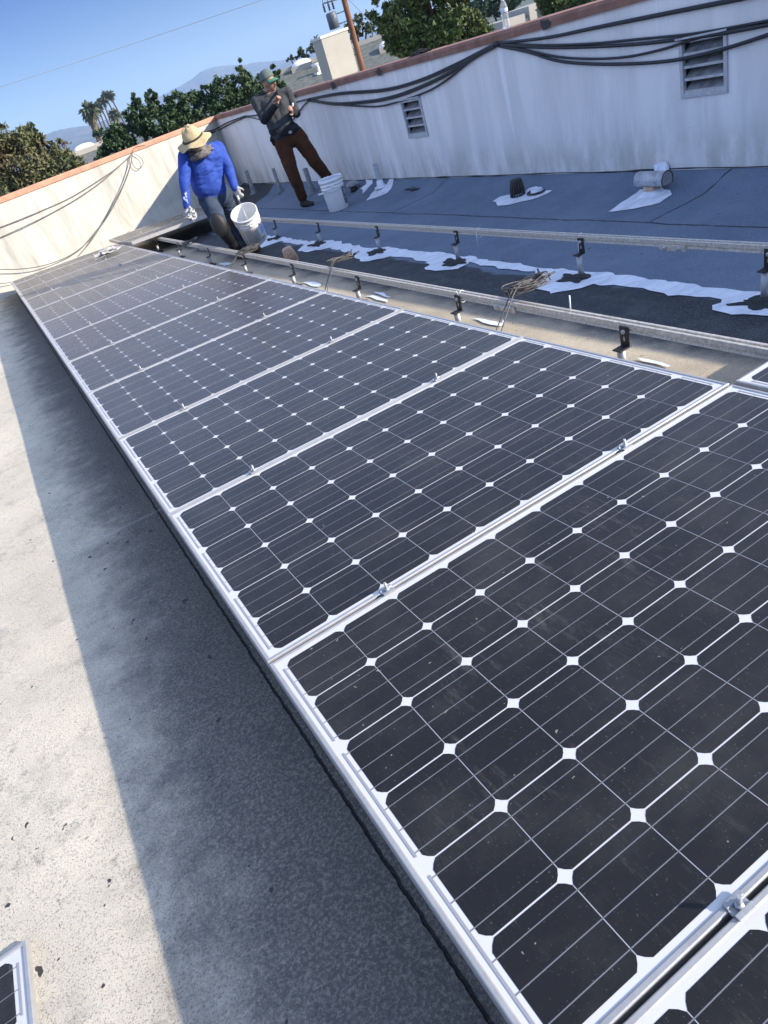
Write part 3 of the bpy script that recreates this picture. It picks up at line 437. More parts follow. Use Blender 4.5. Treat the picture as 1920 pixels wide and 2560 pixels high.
RA, RB = Vector((1.965, -1.6, -.112)), Vector((2.108, 12.0, -.308))
rail1 = rail(RA, RB, 'nearer bare aluminium rail with cable coils, just right of the long panel row', (3.15, 8.9))
RC, RD = Vector((2.90, -1.6, -.150)), Vector((3.07, 11.6, -.342))
rail2 = rail(RC, RD, 'farther bare aluminium rail running over the white paint strip', (2.9, 9.5))
for x, lb in ((.347, 'mounting rail under the left side of the long panel row'), (1.19, 'mounting rail under the right side of the long panel row')):
    rail(W(x, -2.2, -.0755), W(x, 11.0, -.0755), lb)
def standoff(rl, y, label):
    e0, A, d, sd, up = rl; p = A + d * ((y - A.y) / d.y); out = -sd
    e = empty('rail_standoff', (p.x + out.x * .05, p.y, roofz(p.x - .05, p.y)), label, 'standoff', 'standoffs under the bare rails'); Mi = e.matrix_world.inverted()
    T = Mi @ Matrix.Translation(p) @ Matrix((out, d, up)).transposed().to_4x4()
    mb = MB(); mb.box((.0215, -.024, -.072), (.0275, .024, .014), 0, T); mb.box((.0215, -.024, -.078), (.078, .024, -.072), 0, T)
    br = mb.build('bracket', M_black, e, .001)
    mb = MB(); mb.lathe([(0, .009), (.010, .008), (.011, 0)], 6, 0, T @ Matrix.Translation((.0275, 0, -.008)) @ Matrix.Rotation(math.pi / 2, 4, 'Y')); mb.build('bolt_head', M_galv, br)
    mb = MB(); mb.lathe([(0, .0005), (.006, .0005)], 8, 0, T @ Matrix.Translation((.0278, 0, -.040)) @ Matrix.Rotation(math.pi / 2, 4, 'Y') @ Matrix.Diagonal((2, 1, 1, 1))); mb.build('slot', M_galv, br)
    top = T @ Vector((.052, 0, -.077)); q = Vector((top.x, top.y, 0))
    mb = MB(); mb.tube([top, Vector((q.x, q.y, 0))], .0175, 14); mb.build('post', M_galv, e)
    mb = MB(); mb.lathe([(.018, .034), (.023, .030), (.032, .014), (.055, .010), (.058, 0)], 16, 0, Matrix.Translation(q)); mb.build('boot', M_tar, e)
R1Y = [.74, 1.97, 3.22, 4.45, 5.74, 7.02, 8.45, 9.75]; R2Y = [.75, 1.98, 3.32, 4.60, 5.93, 7.24, 8.5, 9.9]
rs = ['first', 'second', 'third', 'fourth', 'fifth', 'sixth', 'seventh', 'eighth']
for i, y in enumerate(R1Y): standoff(rail1, y, f'{rs[i]} standoff from the right, with black bracket, under the nearer bare rail')
for i, y in enumerate(R2Y): standoff(rail2, y, f'{rs[i]} standoff from the right, with black bracket, under the farther bare rail')
def onrail(rl, y): return rl[1] + rl[2] * ((y - rl[1].y) / rl[2].y)
M_damp = mat('damp dark roof', (.05, .055, .06), .9, var=.4, vscale=20)
# ================================================================ WHITE PAINT ON THE ROOF
def sheet(pts, name, label, cat, th=.006, jag=.02, group=None, onroof=True, seed=0, nrm=None):
    P = [Vector((p[0], p[1], 0)) for p in pts]; Q = []
    for i, p in enumerate(P):
        q = P[(i + 1) % len(P)]; k = max(1, int((q - p).length / .05))
        for j in range(k):
            s = p.lerp(q, j / k); o = noise.noise_vector(Vector((s.x * 9, s.y * 9, seed))) * jag + noise.noise_vector(Vector((s.x * 31, s.y * 31, seed))) * jag * .6
            Q.append(s + Vector((o.x, o.y, 0)) * (1 if j else .5))
    bm = bmesh.new(); vs = [bm.verts.new(q) for q in Q]
    es = [bm.edges.new((vs[i], vs[(i + 1) % len(vs)])) for i in range(len(vs))]
    bmesh.ops.triangle_fill(bm, edges=es, use_beauty=True)
    for ax, rngs in (((1, 0, 0), np.arange(1.6, 4.7, .1)), ((0, 1, 0), np.arange(0, 12, .25))):
        for t in rngs: bmesh.ops.bisect_plane(bm, geom=bm.verts[:] + bm.edges[:] + bm.faces[:], plane_co=Vector(ax) * float(t), plane_no=ax)
    for v in bm.verts: v.co.z = roofz(v.co.x, v.co.y) + th
    for f in bm.faces:
        if f.normal.z < 0: f.normal_flip()
    me = bpy.data.meshes.new(name); bm.to_mesh(me); bm.free(); me.materials.append(M_paint)
    o = bpy.data.objects.new(name, me); COL.objects.link(o); return tag(o, label, cat, group)
sheet(D['paint'][0], 'white_coating', 'long ragged strip of fresh white roof coating under the farther bare rail', 'roof coating', jag=.045)
for i, y in enumerate(R2Y[:6]):
    p_ = onrail(rail2, y); rr_ = random.Random(i); mb = blob((p_.x - .075 - .02, p_.y + .02, roofz(p_.x - .09, p_.y) + .012), (0, 1, 0), (1, 0, 0), (.115, .055), (0, 0, 1), n=30, jag=.75, th=.004, seed=i * 3.3)
    tag(mb.build('bare_patch', M_damp), f'dark unpainted spot round the {rs[i]} post from the right in the white strip', 'bare patch', 'unpainted spots round the posts')
for p, lb in zip(D['patch_pipe'], ('coating round the foot of the painted pipe', 'short white brush stroke left of the painted pipe')): sheet(p, 'coating_patch', lb, 'roof coating', seed=3, group='patches of white coating')
sheet(D['patch_strainer'][0], 'coating_patch', 'white coating round the black basket strainer and drain ring', 'roof coating', seed=4, group='patches of white coating')
sheet(D['patch_turtle'][0], 'coating_patch', 'white coating below the round metal hood vent', 'roof coating', seed=5, group='patches of white coating')
for p, lb in zip(D['patch_sun'], ('white coating patch in the sun under the middle cable coil', 'white coating patch in the sun between two standoffs left of the big cable coil', 'white drips in the sun under the big cable coil', 'white coating patch peeping over the panel edge near the right', 'small white coating patch beside the panel edge, left of the big cable coil', 'white coating patch in the sun under the third cable bundle')):
    cx_, cy_ = sum(q[0] for q in p) / len(p), sum(q[1] for q in p) / len(p); p = [(cx_ + (q[0] - cx_) * .62, cy_ + (q[1] - cy_) * .75) for q in p]
    sheet(p, 'coating_patch', lb, 'roof coating', jag=.016, seed=6, group='patches of white coating')
mb = MB(); pw = D['patch_wall']; Q = []
for i, p in enumerate(pw):
    q = pw[(i + 1) % len(pw)]
    for j in range(5):
        s = Vector(p).lerp(Vector(q), j / 5); o = noise.noise_vector(s * 30) * .012; Q.append(Vector((s.x - .008, s.y + o.y, s.z + o.z * .6 + .006)))

mb.add([tuple(q) for q in Q], [tuple(range(len(Q)))]); tag(mb.build('coating_patch', M_paint), 'white coating dab on the wall foot above the metal hood vent', 'roof coating', 'patches of white coating')
# ================================================================ ROOF FITTINGS
def pipe(d, r, label, painted, lean=(0, 0)):
    x, y, z, h = d; e = empty('vent_pipe', (x, y, z), label, 'pipe', 'vent pipes by the shaded wall')
    mb = MB(); mb.tube([(0, 0, 0), (lean[0] * h, lean[1] * h, h)], r, 16, caps=False); mb.tube([(lean[0] * h, lean[1] * h, h), (0, 0, h * .5)], r * .86, 16, caps=False); mb.build('tube', M_pipe if not painted else M_white3, e)
    mb = MB(); mb.lathe([(r * 1.02, h * .32), (r * 1.25, h * .28), (r * 1.5, .03), (r * 2.6, .012), (r * 2.7, 0)], 16); mb.build('flashing', painted and M_paint or M_pipe2, e); return e
M_pipe = mat('grey painted pipe', (.33, .34, .35), .6, var=.35, vscale=25); M_white3 = mat('white pipe', (.45, .48, .52), .5, var=.2, vscale=20); M_pipe2 = mat('coated flashing', (.20, .215, .24), .8, var=.3, vscale=12)
pipe(D['pipe1'], .034, 'farthest grey vent pipe, in the corner behind the worker in blue', False); pipe(D['pipe2'], .028, 'grey vent pipe with cracked black base between the two workers', False)
pipe(D['pipe3'], .038, 'grey vent pipe with wide coated base between the legs of the man in grey', False); pipe(D['pipe4'], .033, 'vent pipe with white painted foot behind the standing bucket', True)
def strainer(p, label, m, tilt=(0, 0), h=.15, r=.058):
    e = empty('drain_strainer', p, label, 'drain strainer', 'basket strainers over the roof drains', Matrix.Rotation(tilt[0], 3, 'X') @ Matrix.Rotation(tilt[1], 3, 'Y'))
    for k in range(16):
        t = 2 * math.pi * k / 16; c, s = math.cos(t), math.sin(t)
        mb = MB(); mb.tube([(c * r, s * r, 0), (c * r * .92, s * r * .92, h * .5), (c * r * .74, s * r * .74, h * .9), (c * r * .62, s * r * .62, h)], .0078, 6); mb.build('bar', m, e)
    mb = MB(); mb.lathe([(r * .64, h - .008), (r * .66, h), (0, h + .003)], 20); mb.build('cap', m, e)
    mb = MB(); mb.lathe([(r * 1.08, 0), (r * 1.1, .012), (r * .9, .014), (r * .8, 0)], 20); mb.build('ring', m, e)
M_cop2 = mat('copper brown plastic', (.62, .42, .30), .55, var=.5, vscale=30); M_blkp = mat('black weathered metal', (.05, .048, .045), .6, var=.5, vscale=30, vcol=(.015, .015, .015))
s1 = D['str1']; s2 = D['str2']
strainer((s1[0], s1[1], roofz(s1[0], s1[1])), 'sunlit brown basket strainer behind the nearer rail', M_cop2, (0, -.12), .15, .062)
strainer((s2[0], s2[1], roofz(s2[0], s2[1])), 'black basket strainer in white coating near the shaded wall', M_blkp, (0, .03), .15, .066)
rg = D['ring']; e = empty('drain_ring', (rg[0], rg[1], roofz(rg[0], rg[1])), 'low drain collar with black ring beside the black basket strainer', 'drain')
mb = MB(); mb.lathe([(.062, 0), (.055, .035), (.045, .042), (.036, .036), (.034, 0)], 20); mb.build('collar', M_paint, e)
mb = MB(); mb.tube([(.085 * math.cos(t), .085 * math.sin(t), .016) for t in [2 * math.pi * k / 20 for k in range(17)]], .010, 8); mb.build('ring', M_blkp, e)
# hood vent
t_ = D['turt']; e = empty('hood_vent', (t_[0], t_[1], roofz(t_[0], t_[1])), 'round galvanised hood vent lying like a short drum on a stub pipe', 'vent')
mb = MB(); mb.tube([(0, 0, 0), (0, 0, .06)], .062, 18); mb.build('stub', M_cop2, e)
mb = MB(); R_ = .060; prof = []
L0, L1 = -.12, .15; zc = .098
ring = lambda yy, a0, a1, n=18: [(R_ * math.cos(a0 + (a1 - a0) * k / n), yy, zc + R_ * math.sin(a0 + (a1 - a0) * k / n)) for k in range(n + 1)]
A_ = ring(-L1, -.62, math.pi + .62); B_ = ring(-L0, -.62, math.pi + .62); k = len(A_)
mb.add(A_ + B_, [(i, i + 1, k + i + 1, k + i) for i in range(k - 1)], 0, True)
mb.add([(x * .94, y, zc + (z - zc) * .94) for x, y, z in A_ + B_], [(i + 1, i, k + i, k + i + 1) for i in range(k - 1)], 0, True); mb.build('hood', mat('smeared galvanised steel', (.50, .52, .55), .6, metal=.2, var=.7, vscale=18, vcol=(.22, .23, .25), bump=.6, bscale=22, bdist=.02), e)
mb = MB(); mb.add(A_, [tuple(range(k))[::-1]]); mb.add([(x, y + .006, z) for x, y, z in A_], [tuple(range(k))]); mb.build('end_cap', M_galv, e)
mb = MB(); mb.tube(ring(-L1 - .002, -.62, math.pi + .62), .004, 6); mb.build('rim', M_blkp, e)
mb = MB(); mb.lathe([(.054, .03), (.075, .022), (.105, .01), (.125, 0)], 18); mb.build('flashing', M_paint, e)
dm = D['dome']; e = empty('dome_vent', (dm[0], dm[1], roofz(dm[0], dm[1])), 'low grey mushroom cap vent just right of the standing bucket', 'vent')
mb = MB(); mb.tube([(0, 0, 0), (0, 0, .07)], .05, 16); mb.build('neck', M_blkp, e); mb = MB(); mb.lathe([(0, .135), (.05, .130), (.082, .11), (.095, .075), (.088, .072)], 20); mb.build('cap', M_pipe, e)
db = D['debris1']; mb = blob((db[0], db[1], roofz(db[0], db[1]) + .004), (0, 1, 0), (1, 0, 0), (.14, .03), (0, 0, 1), jag=.7, th=.012); tag(mb.build('roof_debris', M_blkp), 'dark flat scrap lying on the roof right of the painted pipe', 'scrap')
# ================================================================ CABLES
def cables(Ls, r, name, labs, cat='cable', m=None, wob=.0, ks=None, grp=None):
    for i, L in enumerate(Ls):
        mb = MB(); mb.tube(smooth(L, 7), r[i] if isinstance(r, list) else r, 8)
        tag(mb.build(name, m or M_cable), labs[i], cat, grp)
WL = ['top strand, upper of its pair', 'top strand, lower of its pair', 'second strand down, upper of its pair', 'second strand down, lower of its pair', 'crossing the large vent top', 'lowest strand, crossing the large vent slats']
cables(D['wallcab'][:6], [.011, .011, .009, .012, .009, .012], 'wall_cable', ['black wall cable right of the knot, ' + t for t in WL], grp='black cables on the shaded wall')
LL = ['topmost strand', 'strand just under the topmost', 'middle strand, upper of its pair', 'middle strand, lower of its pair', 'lowest strand passing over the small vent']
cables(D['wallcab'][6:11], [.010, .010, .012, .010, .010], 'wall_cable', ['black wall cable between two knots, ' + t for t in LL], grp='black cables on the shaded wall')
cables(D['wallcab'][11:], [.009, .010, .006], 'wall_cable', ['black cable loop hanging from the knot beside the man in grey', 'black cable passing behind the man in grey', 'thin black cable dropping left of the man in grey'], grp='black cables on the shaded wall')
cables(D['cornercab'], .010, 'wall_cable', ['black cable at the wall corner, upper one', 'black cable at the wall corner, lower one'], grp='black cables on the shaded wall')
for kx, lb in zip(D['knots'], ('tied knot of black cables under the coping, below the water bottle', 'tied knot of black cables just right of the man in grey', 'tied knot of black cables between the two workers')):
    mb = MB(); mb.tube([(0, -.05, -.008), (0, -.02, .004), (0, .02, .004), (0, .05, -.006)], [.012, .022, .022, .012], 10, sq=.8); o = mb.build('cable_tie', M_cable); o.location = Vector(kx) - Vector((.01, 0, 0)); tag(o, lb, 'cable tie', 'ties of the black wall cables')
cables(D['backcab'], [.0065, .0065, .0075, .006, .006, .006, .0055], 'thin_cable', ['dark cable on the white end wall, upper of the two long diagonals', 'dark cable on the white end wall, lower of the two long diagonals', 'grey cable hanging in a long sweep down the white end wall', 'shorter grey cable beside the long sweep on the white end wall', 'dark cable low at the left edge, on the foot of the white end wall', 'short cable running over the orange coping', 'small cable loop hanging under the orange coping'], m=M_cableg)
# cable coils on rail 1
def coil(c, tail, label, n=7, ang=0.3, sz=.16, conn=True):
    e = empty('cable_coil', c, label, 'cable coil', 'coils of panel leads on the nearer rail'); rr = random.Random(n * 7 + int(sz * 100))
    for i in range(n):
        mb = MB(); a, b = sz * rr.uniform(.8, 1.05), .034 * rr.uniform(.5, 1.5); o = Vector((rr.uniform(-.01, .01), rr.uniform(-.012, .012), rr.uniform(-.0, .03)))
        P = []
        for k in range(25):
            t = 2 * math.pi * k / 24; v = Vector((a * math.cos(t), b * math.sin(t), .012 * math.sin(2 * t + i))); v.rotate(Matrix.Rotation(ang + rr.uniform(-.07, .07), 3, 'Z')); P.append(v + o)
        mb.tube(P, .0034, 6); mb.build('loop', M_lead, e)
    d = Vector(tail) - Vector(c); d.z = roofz(tail[0], tail[1]) * .7 - c[2]
    for s in (-.012, .012):
        mb = MB(); mb.tube(smooth([(0.05, s, .02), (-.05, s, .030), (d.x * .45, d.y * .45 + s, .0), (d.x, d.y + s * 2, d.z)], 6), .0036, 6); mb.build('tail', M_lead, e)
    if conn:
        for s, q in ((1, .6), (-1, -.5)):
            mb = MB(); st = Vector((sz * .9, s * .02, .012)); en = st + Vector((.045, s * .045 + .02, .012)); mb.tube([st - Vector((.04, 0, .01)), st], .003, 6); mb.tube([st, st.lerp(en, .5), st.lerp(en, .52), en], [.008, .008, .005, .005], 8); mb.build('connector', M_cable, e)
    return e
M_lead = mat('dusty black lead', (.13, .12, .11), .6, var=.6, vscale=60, vcol=(.03, .03, .03))
cl = D['coils']
LBL = ['big coil of panel leads on the nearer rail, right of centre', 'coil of panel leads on the nearer rail, right of the brown strainer', 'bundle of panel leads on the nearer rail below the carried bucket', 'bundle of panel leads left of the legs of the worker in blue']
for i, (c_, t0, tl) in enumerate(cl):
    c_ = [c_[0] + .03, c_[1], c_[2] + .02]
    coil(c_, tl, LBL[i], (10, 7, 8, 5)[i], (-.25, -.15, -.1, -.2)[i], (.12, .11, .11, .10)[i])
# upright zip tie / stud on rail 1
p = onrail(rail1, 1.08); mb = MB(); mb.tube([(0, 0, .02), (.004, -.003, .10)], .0032, 8); o = mb.build('zip_tie', M_white); o.location = p; tag(o, 'white zip tie tail standing upright on the nearer rail', 'zip tie', 'white zip ties on the rails')
for rl, y, lb in ((rail2, 2.0, 'white zip tie loop hanging on the farther rail by a black bracket'), (rail2, 3.05, 'small white zip tie on the farther rail, left of the previous bracket'), (rail1, 1.95, 'small white zip tie on the nearer rail near the big cable coil')):
    p = onrail(rl, y); mb = MB(); mb.tube([(.024 * math.cos(t), .0, .034 * math.sin(t)) for t in [2 * math.pi * k / 14 for k in range(15)]], .002, 5); mb.tube([(-.024, .0, .01), (-.04, -.01, .05 if rl is rail1 else -.07)], .002, 5); o = mb.build('zip_tie', M_white); o.location = p; tag(o, lb, 'zip tie', 'white zip ties on the rails')
# crumpled rag on a panel
M_rag = mat('crumpled foil rag', (.55, .54, .52), .6, var=.6, vscale=40, vcol=(.15, .14, .14))
mb = MB(); bm = bmesh.new(); bmesh.ops.create_icosphere(bm, subdivisions=3, radius=1)
for v in bm.verts:
    q = v.co.copy(); k = 1 + .9 * noise.noise(q * 2.6) + .5 * noise.noise(q * 7); v.co = Vector((q.x * .17 * k, q.y * .09 * k, max(q.z * .05 * k, -.01)))
me = bpy.data.meshes.new('rag'); bm.to_mesh(me); bm.free(); me.materials.append(M_rag); o = bpy.data.objects.new('crumpled_rag', me); COL.objects.link(o); o.location = Vector(D['rag']) + Vector((0, 0, .03)); o.rotation_euler = (0, 0, .5)
tag(o, 'crumpled pale rag lying on the second panel from the white end wall', 'rag')
HAZE = .00028
# debris heap on the coping
cdv = Vector(D['coldebris']); mb = MB()
bm = bmesh.new(); bmesh.ops.create_icosphere(bm, subdivisions=3, radius=1)
for v in bm.verts:
    q = v.co.copy(); k = 1 + .8 * noise.noise(q * 2.2) + .5 * noise.noise(q * 6); v.co = Vector((q.x * .05 * k, q.y * .16 * k, max(q.z * .035 * k, -.005)))
me = bpy.data.meshes.new('leaf_heap'); bm.to_mesh(me); bm.free(); me.materials.append(mat('dead leaves', (.10, .085, .07), .95, var=.7, vscale=50)); o = bpy.data.objects.new('leaf_heap', me); COL.objects.link(o); o.location = (WX + .08, cdv.y, WT + .075)
tag(o, 'dark heap of dead leaves on the coping in front of the big tree', 'leaf heap')
# water bottle
M_pet = bpy.data.materials.new('clear plastic'); M_pet.use_nodes = True; q_ = M_pet.node_tree.nodes['Principled BSDF']
q_.inputs['Base Color'].default_value = (.93, .96, 1, 1); q_.inputs['Transmission Weight'].default_value = .7; q_.inputs['Roughness'].default_value = .12; q_.inputs['IOR'].default_value = 1.25; q_.inputs['Alpha'].default_value = .45
bt = D['bottle']; e = empty('water_bottle', (WX + .03, bt[1], WT + .069), 'clear plastic water bottle standing on the coping', 'bottle')
pr_ = [(0, 0), (.024, 0), (.031, .006), (.032, .02)]
for k in range(5): pr_ += [(.032, .028 + k * .018), (.029, .036 + k * .018)]
pr_ += [(.031, .122), (.031, .152), (.032, .158), (.029, .172), (.020, .192), (.0135, .205), (.0135, .212)]
mb = MB(); mb.lathe([(r, z) for r, z in pr_], 20); mb.build('bottle_body', M_pet, e)
mb = MB(); mb.lathe([(.0318, .124), (.0318, .150)], 20); mb.build('label', mat('pale blue label', (.55, .62, .80), .4), e)
mb = MB(); mb.lathe([(.0145, .208), (.0145, .222), (0, .223)], 16); mb.build('cap', M_white, e)
# buckets
M_ink = mat('dark ink', (.05, .055, .07), .6); M_red = mat('red ink', (.45, .05, .04), .6); M_lblue = mat('blue print', (.22, .34, .62), .6); M_txt = mat('grey print', (.30, .32, .36), .6); M_wire = mat('steel wire', (.4, .4, .4), .4, metal=.7)
def bucket_mesh():
    mb = MB(); R1, R0, H = .150, .132, .37
    out = [(0, 0), (R0 - .004, 0), (R0, .004), (R0 + .0085, .245), (.1445, .262), (.1445, .268), (.149, .270), (.149, .276), (.1445, .279), (.1455, .305), (.150, .307), (.150, .313), (.1465, .316), (.1475, .345), (.154, .348), (.155, .37), (.146, .372), (.144, .366), (.141, .25), (R0 - .006, .006), (0, .006)]
    mb.lathe(out, 48); return mb
def wrap(parent, name, polys, m, r=lambda z: .132 + .0085 * z / .245 + .0012):   # polys: faces with (angle, z) points
    mb = MB()
    for P in polys: mb.add([(r(z) * math.sin(a), -r(z) * math.cos(a), z) for a, z in P], [tuple(range(len(P)))])
    return mb.build(name, m, parent)
def wrect(a0, a1, z0, z1, n=6): 
    return [[(a0 + (a1 - a0) * k / n, z0), (a0 + (a1 - a0) * (k + 1) / n, z0), (a0 + (a1 - a0) * (k + 1) / n, z1), (a0 + (a1 - a0) * k / n, z1)] for k in range(n)]
def wtext(parent, s, size, a, z, m):
    cu = bpy.data.curves.new('t', 'FONT'); cu.body = s; cu.size = size; cu.offset = size * .03; to = bpy.data.objects.new('t', cu); COL.objects.link(to); dg = bpy.context.evaluated_depsgraph_get(); dg.update()
    me = bpy.data.meshes.new_from_object(to.evaluated_get(dg)); bpy.data.objects.remove(to); r = .1405
    for v in me.vertices: x, y = v.co.x, v.co.y; t = a + x / r; v.co = Vector(((r + .0015) * math.sin(t), -(r + .0015) * math.cos(t), z + y))
    me.materials.clear(); me.materials.append(m); o = bpy.data.objects.new('lettering', me); COL.objects.link(o); o.parent = parent; return o
Rv = Vector((.856, -.517, 0)); Kc = Vector((-.37, -.93, 0)).normalized()
def bucket(T, label, grip):
    e = empty('bucket', (0, 0, 0), label, 'bucket'); e.matrix_world = T
    bucket_mesh().build('pail', M_white, e); return e
# carried bucket
bp = Vector(D['bucket1'][0]); toC = (CC - bp).normalized()
axis = (Vector((-.30, .10, .95)) + toC * .42).normalized()
btm = Vector(D['bucket1'][1]); up_img = (bp - btm).normalized(); axis = (up_img + toC * .30).normalized()
yv = (-toC + axis * axis.dot(toC)).normalized(); xv = yv.cross(axis).normalized()
Tb = Matrix.Translation(bp - axis * .37) @ Matrix((xv, yv, axis)).transposed().to_4x4()
b1 = bucket(Tb, 'white paint bucket carried by the worker in blue, with printed label', None)
lines = []
rr = random.Random(11)
for k in range(17):
    z = .045 + k * .0115; a = -.62 + rr.uniform(-.02, .02)
    while a < .42:
        L_ = rr.uniform(.05, .22); lines += wrect(a, min(a + L_, .44), z, z + .0045, 2); a += L_ + .02
wrap(b1, 'print_lines', lines, M_ink)
wtext(b1, 'A', .062, .62, .205, M_ink); wtext(b1, 'S', .055, .92, .228, M_red)
lab = wrap(b1, 'blue_patch', wrect(.72, 1.35, .10, .19, 8), M_lblue)
st = []
for u, v in ((.80, .17), (.95, .14), (1.05, .175), (1.12, .13), (.90, .115), (1.22, .155)): st.append([(u + .030 * math.cos(t), v + .0042 * math.sin(t)) for t in [2 * math.pi * k / 8 for k in range(8)]])
wrap(b1, 'dots', st, M_white, lambda z: .132 + .0085 * z / .245 + .0022)
wrap(b1, 'grey_bar', wrect(.50, .98, .052, .064, 5), M_ink); wrap(b1, 'print_lines', wrect(.55, 1.1, .036, .040, 5) + wrect(.6, 1.1, .025, .029, 5) + wrect(-.3, .0, .018, .028, 3), M_txt)
def ears(e):
    for s in (-1, 1):
        mb = MB(); mb.lathe([(0, .014), (.012, .013), (.014, 0)], 12, 0, Matrix.Translation((0, s * .146, .292)) @ Matrix.Rotation(-s * math.pi / 2, 4, 'X')); mb.build('ear', M_white, e)
ears(b1)
# handle: wire from ears up to the hand
hand = Vector(D['blue']['haR']) + Vector((0, 0, -.03)); hl = Tb.inverted() @ hand
mb = MB(); mb.tube(smooth([(0, -.160, .292), (hl.x * .35, -.150 + hl.y * .2, .292 + (hl.z - .292) * .45), (hl.x, hl.y - .06, hl.z - .01), (hl.x, hl.y + .06, hl.z - .01), (hl.x * .35, .150 + hl.y * .2, .292 + (hl.z - .292) * .45), (0, .160, .292)], 6), .0022, 6); hd = mb.build('handle', M_wire, b1)
mb = MB(); mb.tube([(hl.x, hl.y - .055, hl.z - .012), (hl.x, hl.y + .055, hl.z - .012)], .011, 10); mb.build('grip', M_white, hd)
# standing bucket
b2p = Vector((3.93, 7.36, roofz(3.93, 7.36) + .002)); Kb = (CC - b2p); Kb.z = 0; Kb.normalize(); xb_ = Vector((0, 0, 1)).cross(Kb).normalized()
T2 = Matrix.Translation(b2p) @ Matrix((xb_, -Kb, Vector((0, 0, 1)))).transposed().to_4x4()
b2 = bucket(T2, 'white paint bucket standing on the roof at the feet of the man in grey', None); ears(b2)
pol = [(i, j) for i in range(9) for j in range(5)]
wrap(b2, 'dark_label', wrect(.78, 1.42, .05, .255, 8), mat('dark label', (.06, .08, .11), .6)); 
mk = []
for i in range(40): a = rr.uniform(.82, 1.36); z = rr.uniform(.06, .24); mk += wrect(a, a + rr.uniform(.02, .1), z, z + rr.uniform(.003, .008), 1)
wrap(b2, 'print_lines', mk, M_white, lambda z: .132 + .0085 * z / .245 + .0022)
mb = MB(); ru = []
for k in range(48):
    t = 2 * math.pi * k / 48; ru.append((math.cos(t), math.sin(t), .008 + .010 * abs(noise.noise(Vector((math.cos(t) * 4, math.sin(t) * 4, 2)))) * 2))
mb.add([(c * .154, s * .154, .368) for c, s, h in ru] + [(c * .151, s * .151, .372 + h) for c, s, h in ru] + [(c * .13, s * .13, .372) for c, s, h in ru], [(k + a * 48, (k + 1) % 48 + a * 48, (k + 1) % 48 + (a + 1) * 48, k + (a + 1) * 48) for a in (0, 1) for k in range(48)]); mb.build('paint_crust', M_paint, b2)
mb = MB(); mb.lathe([(.14, .34), (0, .345)], 32); mb.build('paint_fill', M_paint, b2)
mb = MB(); mb.tube([(.153 * math.sin(t), -.165 * math.cos(t), .292 - .055 * math.sin((t + 1.57) ) ) for t in [-1.45 + 2.9 * k / 20 for k in range(21)]], .0024, 6); hd = mb.build('handle', M_wire, b2)
mb = MB(); mb.tube([(-.195, -.06, .245), (-.125, -.12, .250)], .010, 8); mb.build('grip', M_white, hd)
# ================================================================ PEOPLE
def caps(mb, p0, r0, p1, r1, n=16, flat=1.0):
    p0, p1 = Vector(p0), Vector(p1); d = (p1 - p0); L = d.length; d = d.normalized() if L > 1e-6 else Vector((0, 0, 1)); P, R_ = [], []
    for k in range(6): t = math.pi / 2 * k / 6; P.append(p0 - d * r0 * math.cos(t)); R_.append(max(r0 * math.sin(t), 1e-4))
    for k in range(5): P.append(p0.lerp(p1, k / 4)); R_.append(r0 + (r1 - r0) * k / 4)
    for k in range(5, -1, -1): t = math.pi / 2 * k / 6; P.append(p1 + d * r1 * math.cos(t)); R_.append(max(r1 * math.sin(t), 1e-4))
    mb.tube(P, R_, n, 0)
def figure(root, C_, mats, vox=.008, fold=None, name='body'):
    mb = MB()
    for c in C_: caps(mb, *c[:4])
    o = mb.build('tmp', mats[0]); r = o.modifiers.new('r', 'REMESH'); r.mode = 'VOXEL'; r.voxel_size = vox
    s = o.modifiers.new('s', 'SMOOTH'); s.factor = .6; s.iterations = 9
    dg = bpy.context.evaluated_depsgraph_get(); dg.update(); me = bpy.data.meshes.new_from_object(o.evaluated_get(dg)); bpy.data.objects.remove(o)
    me.materials.clear()
    for m in mats: me.materials.append(m)
    N_ = len(me.vertices); co = np.empty(N_ * 3); me.vertices.foreach_get('co', co); co = co.reshape(-1, 3); best = np.full(N_, 1e9); idx = np.zeros(N_, int)
    for c in C_:
        a, b = np.array(c[0]), np.array(c[2]); d = b - a; t = np.clip(((co - a) @ d) / max(d @ d, 1e-9), 0, 1); dist = np.linalg.norm(co - (a + t[:, None] * d), axis=1) - (c[1] + (c[3] - c[1]) * t)
        k = dist < best - 1e-4; best[k] = dist[k]; idx[k] = c[4]
    nr = np.empty(N_ * 3); me.vertices.foreach_get('normal', nr); nr = nr.reshape(-1, 3)
    if fold:
        for i in range(N_):
            am = fold.get(int(idx[i]), 0)
            if am:
                p = Vector(co[i]); q = Vector((p.x * 6, p.y * 6, p.z * 13 + 3 * noise.noise(p * 4)))
                v = (1 - abs(noise.noise(q)) * 2) * .6 + noise.noise(p * 9) * .9; co[i] += nr[i] * am * v
        me.vertices.foreach_set('co', co.ravel())
    mi = np.empty(len(me.polygons), int)
    for p in me.polygons: mi[p.index] = idx[p.vertices[0]]
    me.polygons.foreach_set('material_index', mi); me.polygons.foreach_set('use_smooth', [True] * len(mi))
    me.transform(root.matrix_world.inverted()); me.update(); b = bpy.data.objects.new(name, me); COL.objects.link(b); b.parent = root; return b
